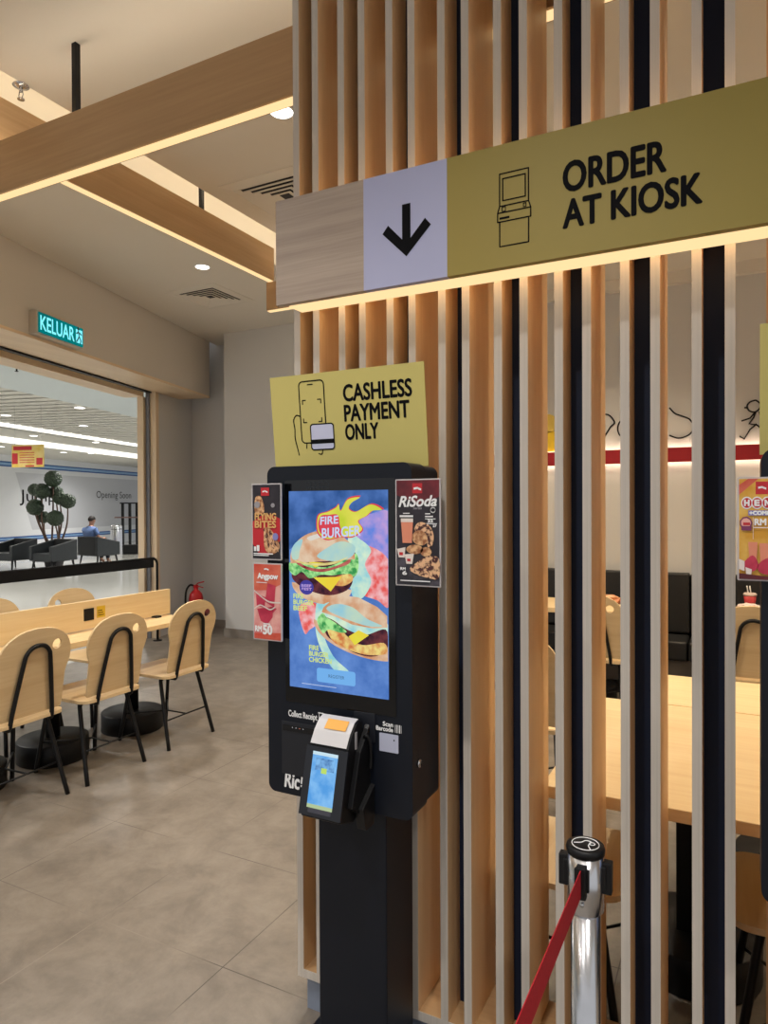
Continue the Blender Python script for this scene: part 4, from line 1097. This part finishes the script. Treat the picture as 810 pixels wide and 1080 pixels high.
MB().box(-1.7, 3.1, -0.065, -0.045, 1.855, 1.975).build('panel', REDST, stp, .002)
MB().box(-1.7, 3.1, -0.042, -0.034, 1.960, 1.968).build('light_strip', WLED, stp)
MB().box(-1.7, 3.1, -0.042, -0.034, 1.862, 1.870).build('light_strip', WLED, stp)
MB().box(-1.7, 3.1, -0.045, -0.0005, 1.88, 1.95).build('batten', WALLG, stp)
def art(name, lines, label, y=YB - 0.0055, r=0.006, closed=False):
    mb = MB()
    for ln in lines:
        P = [onY(u, v, y) for u, v in ln]
        mb.tube([tuple(p) for p in P], r, 8)
    return tag(mb.build(name, BLACK), label, 'wall art')
Cc = lambda pts: curve(pts, 6)
art('wire_swirl', [Cc([(706, 430), (712, 436), (720, 439), (727, 442), (731, 448), (730, 455), (724, 460), (715, 462), (706, 459)])], 'black wire loop of a balloon string on the wall, right of centre')
art('wire_squiggle', [Cc([(634, 438), (640, 437), (645, 440), (648, 446), (644, 450), (641, 455), (637, 461)])], 'black hooked wire squiggle on the wall, left of centre')
art('wire_curl', [Cc([(658, 440), (653, 446), (651.5, 452), (653, 458), (657, 462)])], 'short black wire curl just right of the hooked squiggle')
art('wire_figure', [Cc([(797, 422), (791, 424), (788, 428), (790, 433), (796, 434.5), (801, 431), (802, 426), (797, 422)]), [(788, 430), (785, 430)], [(797, 434), (791, 441), (782, 444)],
                    [(797, 434), (795, 440), (790, 447), (798, 448), (803, 452)], [(798, 447), (791, 453), (785, 463), (780, 460)], [(801, 434), (804, 446)]],
    'running stick figure of black wire on the wall', r=0.006)
ya = thing('yellow_ornament', onY(580, 455, YB - .02), 'yellow wall ornament at the left end of the wire art', 'wall art')
MB().prism(rrect(-.13, .06, -.18, .0, .03) , 'Y', -.01, .015).build('body', plain('yellow_paint', rgb(232, 196, 40), 0.4), ya, .004)
MB().prism(ell(-.02, .07, .09, .085), 'Y', -.01, .015).build('head', plain('yellow_paint_pale', rgb(226, 196, 90), 0.4), ya, .004)

# cornice over the back wall
struct(MB().box(-3.0, 2.6, YB - 0.06, YB, ZR - 0.10, ZR).build('trim_2', CEIL))

# ------------------------------------------------------------------ the mall outside
ZM = 3.6
def mall_slab(name, t0, t1, d0, d1, z, mat=None):
    q = [tuple(D(t0, d0)[:2]), tuple(D(t1, d0)[:2]), tuple(D(t1, d1)[:2]), tuple(D(t0, d1)[:2])]
    return struct(MB().prism(q, 'Z', z, z + 0.05).build(name, mat))
MCEIL = plain('mall_ceiling_paint', rgb(196, 204, 206), 0.9, 0, 0.02, 0.4)
MCEIL2 = plain('mall_soffit_paint', rgb(200, 198, 190), 0.9, 0, 0.02, 0.4)
mall_slab('ceiling_mall', -9, 30, 0.53, 5.2, ZM, MCEIL)
mall_slab('ceiling_mall_lower', -9, 30, 8.9, 10.25, 3.46, MCEIL2)
mall_slab('ceiling_mall_far', -9, 30, 10.4, 15, 3.30, MCEIL2)
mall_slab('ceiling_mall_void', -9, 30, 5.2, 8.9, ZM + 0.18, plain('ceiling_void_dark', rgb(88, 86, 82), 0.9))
sl = tag(bpy.data.objects.new('slatted_ceiling', None), 'white slatted ceiling field in the mall beyond the doorway', 'ceiling panel'); C.objects.link(sl)
for k in range(72):
    t0 = -4.0 + k * 0.40
    q = [tuple(D(t0, 5.2)[:2]), tuple(D(t0 + .26, 5.2)[:2]), tuple(D(t0 + .26, 8.85)[:2]), tuple(D(t0, 8.85)[:2])]
    if k < 60: MB().prism(q, 'Z', ZM, ZM + 0.06).build('slat', MCEIL2, sl)
def cove(d, z0, z1, label):
    q = [tuple(D(-9, d)[:2]), tuple(D(30, d)[:2]), tuple(D(30, d + .06)[:2]), tuple(D(-9, d + .06)[:2])]
    o = MB().prism(q, 'Z', z0, z1).build('cove_light', MCOVE); return tag(o, label, 'light')
cove(8.93, 3.465, ZM + .1, 'upper one of two bright light bands in the mall ceiling')
cove(10.3, 3.305, 3.5, 'lower one of two bright light bands in the mall ceiling')
def on_mall(u, v):
    """mall ceiling point seen at a pixel"""
    for z, a, b in ((ZM, 0.5, 8.9), (3.46, 8.9, 10.25), (3.30, 10.3, 15)):
        p = onZ(u, v, z); dd = (p - P0).dot(nd)
        if a <= dd <= b: return p
    return p
for (u, v), lab in zip(((82, 399), (6, 438), (84, 430), (88, 449), (35.5, 459.5), (101, 466.5), (67, 477), (96, 478), (1, 471)),
        ('mall downlight in the plain grey-blue ceiling strip', 'mall downlight in the slatted ceiling, at the left edge of the photo', 'nearer of two mall downlights in the slatted ceiling above the topiary',
         'farther of two mall downlights in the slatted ceiling', 'left mall downlight between the two bright bands', 'right mall downlight between the two bright bands',
         'large mall downlight under the lower bright band, right of the hanging promotion sign', 'small mall downlight under the lower bright band, nearest the door jamb', 'mall downlight under the lower bright band at the left edge')):
    downlight(on_mall(u, v), lab, 0.10, MDOWN)
for (u, v), lab in (((17.5, 386), 'left small black ceiling sprinkler in the mall'), ((128, 412), 'right small black ceiling sprinkler in the mall, near the door jamb')):
    p = on_mall(u, v)
    o = MB().lathe([(.03, 0), (.03, -.008), (.012, -.02), (.010, -.07), (.026, -.075), (.026, -.082)], n=14).build('mall_sprinkler', BLACK, None, loc=p)
    tag(o, lab, 'sprinkler')
# white hoarding with stripes and words, parallel to the shop front
DH = 13.5
ho = thing('hoarding', D(0, DH), 'white hoarding wall across the mall with blue double stripes and black words', 'hoarding', rz=math.atan2(ed.y, ed.x))
HMAT = plain('hoarding_white', rgb(222, 224, 228), 0.6, 0, 0.02, 0.5)
HMAT2 = plain('hoarding_grey_white', rgb(196, 198, 204), 0.6, 0, 0.02, 0.5)
def onH(u, v):
    d = ray(u, v); k = ((D(0, DH) - EYE).dot(nd)) / d.dot(nd); p = EYE + d * k
    return ((p - P0).dot(ed), p.z)
MB().box(-9, 31, 0, 0.1, 0, 3.30).build('panel', HMAT, ho)
ga, gb = onH(16, 498), onH(34, 562)
flat('grey_field', [[(ga[0], ga[1]), (31, ga[1] - .0), (31, 0.72), (gb[0], 0.72)]], -0.004, HMAT2, ho)
BLU = plain('hoarding_blue', rgb(40, 84, 150), 0.6); BLU2 = plain('hoarding_pale_blue', rgb(140, 176, 214), 0.6)
u1_, u2_ = onH(10, 487.5)[1], onH(10, 491.5)[1]
l1_, l2_ = onH(10, 567)[1], onH(10, 570)[1]
for nm, z0, z1 in (('upper_stripe', u1_, u2_), ('lower_stripe', l1_, l2_)):
    hi, lo = max(z0, z1), min(z0, z1)
    flat(nm, [[(-9, lo), (31, lo), (31, hi), (-9, hi)]], -0.006, BLU2, ho)
    for zz_ in (lo, hi):
        flat(nm, [[(-9, zz_ - .024), (31, zz_ - .024), (31, zz_ + .024), (-9, zz_ + .024)]], -0.008, BLU, ho)
ja, jb = onH(20.5, 530), onH(58, 517.5)
text('lettering', 'Jump', ja[0], jb[0], ja[1] - .1, jb[1], -0.01, INK, ho, 0.0)
oa, ob = onH(101.5, 527.5), onH(138, 519)
text('lettering', 'Opening Soon', oa[0], ob[0], oa[1], ob[1], -0.01, plain('soft_black_ink', rgb(60, 62, 66), 0.6), ho, 0.0)
# hanging promotion sign
zz = 14.0
pa_ = EYE + ray(29.5, 481) * zz
hs = thing('hanging_sign', pa_, 'yellow and red promotion board hanging from the mall ceiling', 'sign', rz=math.radians(18))
MB().box(-.36, .36, -.015, .015, -.23, .23).build('board', mix2('promo_yellow', rgb(226, 190, 80), rgb(232, 206, 130), 5), hs, .004)
flat('red_band', [[(-.32, .12), (.1, .12), (.1, .2), (-.32, .2)], [(-.35, -.16), (-.22, -.16), (-.22, .06), (-.35, .06)], [(.2, -.18), (.34, -.18), (.34, -.04), (.2, -.04)], [(-.05, -.22), (.15, -.22), (.15, -.19), (-.05, -.19)]], -.017, P_RED, hs)
flat('print_line', [[(-.18, z), (.16, z), (.16, z + .018), (-.18, z + .018)] for z in (.06, .01, -.04, -.09, -.14)], -.017, P_ORNG, hs)
for sx in (-.3, .3):
    MB().tube([(sx, 0, .23), (sx, 0, ZM - pa_.z)], .0025, 6).build('hanging_wire', CHROME, hs)

# tub armchairs
def armchair(p, rz, label):
    t = thing('armchair', (p.x, p.y, 0), label, 'armchair', rz=rz, group='dark tub armchairs in the mall')
    w, dp = .38, .37
    def wall(x0, x1, y0, y1, zb, zf, nm):
        # top slopes from zb at -y to zf at +y
        mb = MB()
        zt = lambda y: zb + (zf - zb) * (y + dp) / (2 * dp)
        vs = [(x, y, .24) for y in (y0, y1) for x in (x0, x1)] + [(x, y, zt(y)) for y in (y0, y1) for x in (x0, x1)]
        mb.add(vs, [(0, 1, 3, 2), (4, 6, 7, 5), (0, 4, 5, 1), (2, 3, 7, 6), (0, 2, 6, 4), (1, 5, 7, 3)])
        return mb.build(nm, LEATH2 if nm == 'arm' else LEATH, t, .015, 3)
    wall(-w, -w + .09, -dp, dp, .74, .58, 'arm'); wall(w - .09, w, -dp, dp, .74, .58, 'arm')
    MB().box(-w + .09, w - .09, -dp, -dp + .12, .24, .74).build('backrest', LEATH, t, .015, 3)
    MB().box(-w + .09, w - .09, -dp + .12, dp - .02, .22, .42).build('seat_cushion', LEATH2, t, .02, 3)
    for sx in (-1, 1):
        for sy in (-1, 1):
            MB().tube([(sx * .30, sy * .29, .25), (sx * .33, sy * .33, 0)], [.028, .016], 8).build('leg', BLACK, t)
    return t
pB = EYE + ray(56, 536) * 16.4; pA = EYE + ray(14, 536) * 16.8; pC = EYE + ray(104, 536) * 18.2
armchair(pA, PI + .1, 'dark tub armchair at the left edge, facing us in the mall')
armchair(pB, PI + .05, 'dark tub armchair in front of the ball topiary')
armchair(pC, 0.0, 'dark tub armchair seen from behind, with the seated person in it')

# ball topiary
tz = 17.2
def tp(u, v, dz=0.0): return EYE + ray(u, v) * (tz + dz)
base = tp(57, 590); 
tt = thing('topiary_tree', (base.x, base.y, 0), 'ball topiary tree with dark green foliage balls in a dark pot behind the armchairs', 'tree')
LEAF = mix2('topiary_green', rgb(30, 44, 32), rgb(58, 76, 54), 30)
BARK = plain('topiary_bark', rgb(92, 70, 58), 0.8, 0, 0.15, 20)
MB().lathe([(.20, 0), (.26, .30), (.27, .42), (.24, .42), (.22, .38), (0.02, .38)], n=28).build('pot', plain('dark_pot', rgb(40, 38, 44), 0.5), tt)
stem0 = Vector((0, 0, .38))
balls = [(56, 505, 8.6, 0), (36.5, 516.5, 6.6, .2), (44.5, 518, 8, -.1), (59, 519.5, 7.4, .2), (63.5, 525.5, 7, .0), (71.5, 528.5, 7.8, -.1), (37, 535, 8.4, -.1), (46.5, 545.5, 6.4, .25), (58.3, 546.5, 8.2, -.25)]
right = Vector((rt.x, rt.y, 0)).normalized()
rnd = random.Random(4)
for u, v, r_, dz in balls:
    c_ = tp(u, v, dz) - Vector((base.x, base.y, 0))
    R_ = r_ * tz / F
    bm = bmesh.new(); bmesh.ops.create_icosphere(bm, subdivisions=4, radius=R_)
    for vv in bm.verts: vv.co *= 1 + rnd.uniform(-.06, .05)
    bmesh.ops.translate(bm, verts=bm.verts, vec=c_)
    me = bpy.data.meshes.new('foliage_ball'); bm.to_mesh(me); bm.free()
    link('foliage_ball', me, LEAF, tt)
    q0 = stem0 + Vector((rnd.uniform(-.08, .08), rnd.uniform(-.08, .08), 0)) + right * (.12 if u > 57 else -.12) * rnd.random()
    mid_ = q0.lerp(c_, .5) + right * (.10 if u > 60 else -.10 if u < 48 else 0.02)
    MB().tube(curve([tuple(q0), tuple(mid_), tuple(c_ - Vector((0, 0, R_ * .8)))], 6), [.026 - .0009 * i for i in range(13)], 8).build('branch', BARK, tt)

# litter bin and a black stand with a small shelf
pbin = EYE + ray(122.5, 545) * 20.0
bi_ = thing('litter_bin', (pbin.x, pbin.y, 0), 'round brushed steel litter bin right of the seated person', 'bin')
MB().lathe([(.16, 0), (.165, .02), (.165, .96), (.15, .985)], n=28).build('drum', CHROME, bi_)
MB().lathe([(.168, .86), (.168, .875)], n=28).build('rim_band', BLACK, bi_)
pst = EYE + ray(137, 545) * 22.0
fs_ = thing('display_stand', (pst.x, pst.y, 0), 'tall black display stand with posts and a brown shelf next to the door jamb', 'stand', rz=math.radians(35))
for k in range(3):
    MB().box(-.26 + k * .22, -.18 + k * .22, -.04, .04, .0, 1.62).build('post', BLACK, fs_, .004)
MB().box(-.30, .30, -.05, .05, 1.62, 1.66).build('top_bar', BLACK, fs_)
MB().box(-.44, .40, -.16, .16, 1.16, 1.20).build('shelf', plain('brown_shelf', rgb(110, 84, 78), 0.5), fs_)
MB().box(-.30, .30, -.22, .22, 0, .30).build('base_box', BLACK, fs_, .01)

# ------------------------------------------------------------------ person seated in the far armchair (profile to the right)
pe = thing('person', (pC.x - .09, pC.y - .09, 0), 'person in a blue shirt with short dark hair, sitting in the far armchair facing right', 'person')
pe.rotation_euler = (0, 0, 0.0)
def skinned(name, joints, edges, mat, parent, sub=2, root=0):
    me = bpy.data.meshes.new(name); me.from_pydata([j[:3] for j in joints], edges, []); o = link(name, me, mat, parent)
    sk_ = o.modifiers.new('skin', 'SKIN'); 
    for i, j in enumerate(joints):
        o.data.skin_vertices[0].data[i].radius = (j[3], j[4] if len(j) > 4 else j[3])
    for v in o.data.skin_vertices[0].data: v.use_root = False
    o.data.skin_vertices[0].data[root].use_root = True
    sk_.use_smooth_shade = True
    ss = o.modifiers.new('sub', 'SUBSURF'); ss.levels = sub; ss.render_levels = sub
    return o
# local +y is forward (away to the right in the picture)
J = [(0, -.10, .50, .14, .11), (0, -.12, .66, .13, .10), (0, -.13, .82, .15, .10), (0, -.11, .94, .10, .08), (0, -.08, 1.02, .052), (0, -.055, 1.08, .06, .07), (0, -.045, 1.15, .075, .09), (0, -.05, 1.22, .06, .075)]
Eg = [(0, 1), (1, 2), (2, 3), (3, 4), (4, 5), (5, 6), (6, 7)]
for s in (-1, 1):
    k = len(J)
    J += [(s * .19, -.11, .92, .055), (s * .24, -.05, .72, .045), (s * .14, .18, .66, .036), (s * .10, .26, .68, .028)]
    Eg += [(3, k), (k, k + 1), (k + 1, k + 2), (k + 2, k + 3)]
    for fi, (dx, dy, dz) in enumerate(((-.030, .07, .01), (-.012, .085, .006), (.006, .083, .004), (.022, .07, .002), (-.045, .03, .03))):
        m_ = len(J); bx0 = J[k + 3]
        J += [(bx0[0] + dx, bx0[1] + dy * .6, bx0[2] + dz, .009), (bx0[0] + dx * .9, bx0[1] + dy, bx0[2] + dz - .02, .007)]
        Eg += [(k + 3, m_), (m_, m_ + 1)]
    k = len(J)
    J += [(s * .10, .0, .52, .085), (s * .12, .34, .50, .062), (s * .12, .36, .26, .05), (s * .12, .35, .08, .038), (s * .12, .45, .04, .035)]
    Eg += [(0, k), (k, k + 1), (k + 1, k + 2), (k + 2, k + 3), (k + 3, k + 4)]
SKIN = plain('skin_tone', rgb(176, 128, 104), 0.6)
bd = skinned('body', J, Eg, SKIN, pe, 2, 0)
MB().ball((0, .045, 1.15), .016, 10, (.8, 1.2, 1.2)).build('nose', SKIN, pe)
for s in (-1, 1):
    MB().ball((s * .028, .036, 1.175), .009, 8).build('eye', INK, pe)
    MB().ball((s * .078, -.05, 1.155), .022, 10, (.35, .7, 1.2)).build('ear', SKIN, pe)
MB().box(-.022, .022, .034, .042, 1.108, 1.114).build('mouth', plain('lip_tone', rgb(140, 80, 76), .6), pe, .002)
bm = bmesh.new(); bmesh.ops.create_uvsphere(bm, u_segments=24, v_segments=14, radius=1)
bmesh.ops.delete(bm, geom=[v for v in bm.verts if v.co.z < -.05 and v.co.y > -.25 or v.co.z < -.55], context='VERTS')
for v in bm.verts: v.co = Vector((v.co.x * .088, v.co.y * .102 - .055, v.co.z * .10 + 1.185))
me = bpy.data.meshes.new('hair'); bm.to_mesh(me); bm.free()
h_ = link('hair', me, plain('dark_hair', rgb(34, 26, 24), .7), pe, True); md = h_.modifiers.new('thick', 'SOLIDIFY'); md.thickness = .012
SH_ = plain('blue_shirt', rgb(96, 120, 168), .8)
Js = [(0, -.10, .52, .175, .15), (0, -.12, .66, .17, .14), (0, -.13, .82, .20, .145), (0, -.11, .93, .16, .12), (0, -.09, 1.0, .075)]
Es = [(0, 1), (1, 2), (2, 3), (3, 4)]
for s in (-1, 1):
    k = len(Js); Js += [(s * .19, -.11, .92, .078), (s * .235, -.06, .76, .066)]; Es += [(3, k), (k, k + 1)]
skinned('shirt', Js, Es, SH_, pe, 2, 0)
Jt = [(0, -.08, .50, .15, .12)]; Et = []
for s in (-1, 1):
    k = len(Jt); Jt += [(s * .10, .0, .52, .094), (s * .12, .34, .50, .072), (s * .12, .36, .26, .06), (s * .12, .35, .12, .052)]; Et += [(0, k), (k, k + 1), (k + 1, k + 2), (k + 2, k + 3)]
skinned('trousers', Jt, Et, plain('dark_trousers', rgb(44, 46, 58), .8), pe, 2, 0)

# ------------------------------------------------------------------ light
def spot(loc, power, size=115, blend=.7, col=(1, .86, .68), r=.05):
    l = bpy.data.lights.new('downlight_lamp', 'SPOT'); l.energy = power; l.spot_size = math.radians(size); l.spot_blend = blend; l.color = col; l.shadow_soft_size = r
    o = bpy.data.objects.new('downlight_lamp', l); C.objects.link(o); o.location = loc
    return o
ROOMC = (1, .96, .91)
spot((pa.x, pa.y, ZL - .02), 130, col=ROOMC)
spot((pb.x, pb.y, ZR - .02), 130, col=ROOMC)
for x, y in ((-2.2, .6), (-.6, .2), (-4.0, 2.0), (-4.2, .4), (-2.2, -1.4), (-.6, -1.4), (.9, -.6)):
    spot((x, y, (ZL if x < XA else ZR) - .02), 130, col=ROOMC)
DINC = (1, .80, .55)
for x, y in ((-.9, 3.4), (.5, 2.6), (.5, 4.4), (-.9, 5.0), (1.6, 3.4), (1.8, 5.2), (-1.9, 4.6)):
    spot((x, y, ZR - .02), 95, col=DINC)
def area(loc, rot, sx, sy, power, col):
    l = bpy.data.lights.new('mall_ceiling_lamp', 'AREA'); l.shape = 'RECTANGLE'; l.size = sx; l.size_y = sy; l.energy = power; l.color = col
    o = bpy.data.objects.new('mall_ceiling_lamp', l); C.objects.link(o); o.location = loc; o.rotation_euler = rot
    return o
for t_ in (0, 6, 12, 18):
    for d_ in (3.0, 7.0, 11.5):
        p = D(t_, d_, 3.26)
        l = bpy.data.lights.new('mall_downlight_lamp', 'SPOT'); l.energy = 420; l.spot_size = math.radians(160); l.spot_blend = 1; l.shadow_soft_size = .1; l.color = (1, .97, .92)
        o = bpy.data.objects.new('mall_downlight_lamp', l); C.objects.link(o); o.location = p
w = bpy.data.worlds.new('world'); SC.world = w; w.use_nodes = True
w.node_tree.nodes['Background'].inputs['Color'].default_value = (0.97, 0.98, 1.0, 1)
w.node_tree.nodes['Background'].inputs['Strength'].default_value = 0.62

SC.view_settings.view_transform = 'Standard'
SC.view_settings.look = 'None'
SC.view_settings.exposure = 0.0
SC.view_settings.gamma = 1.0
SC.view_settings.use_curve_mapping = False
SC.cycles.use_denoising = True
SC.cycles.max_bounces = 8
SC.cycles.sample_clamp_indirect = 4
SC.cycles.caustics_reflective = False
SC.cycles.caustics_refractive = False
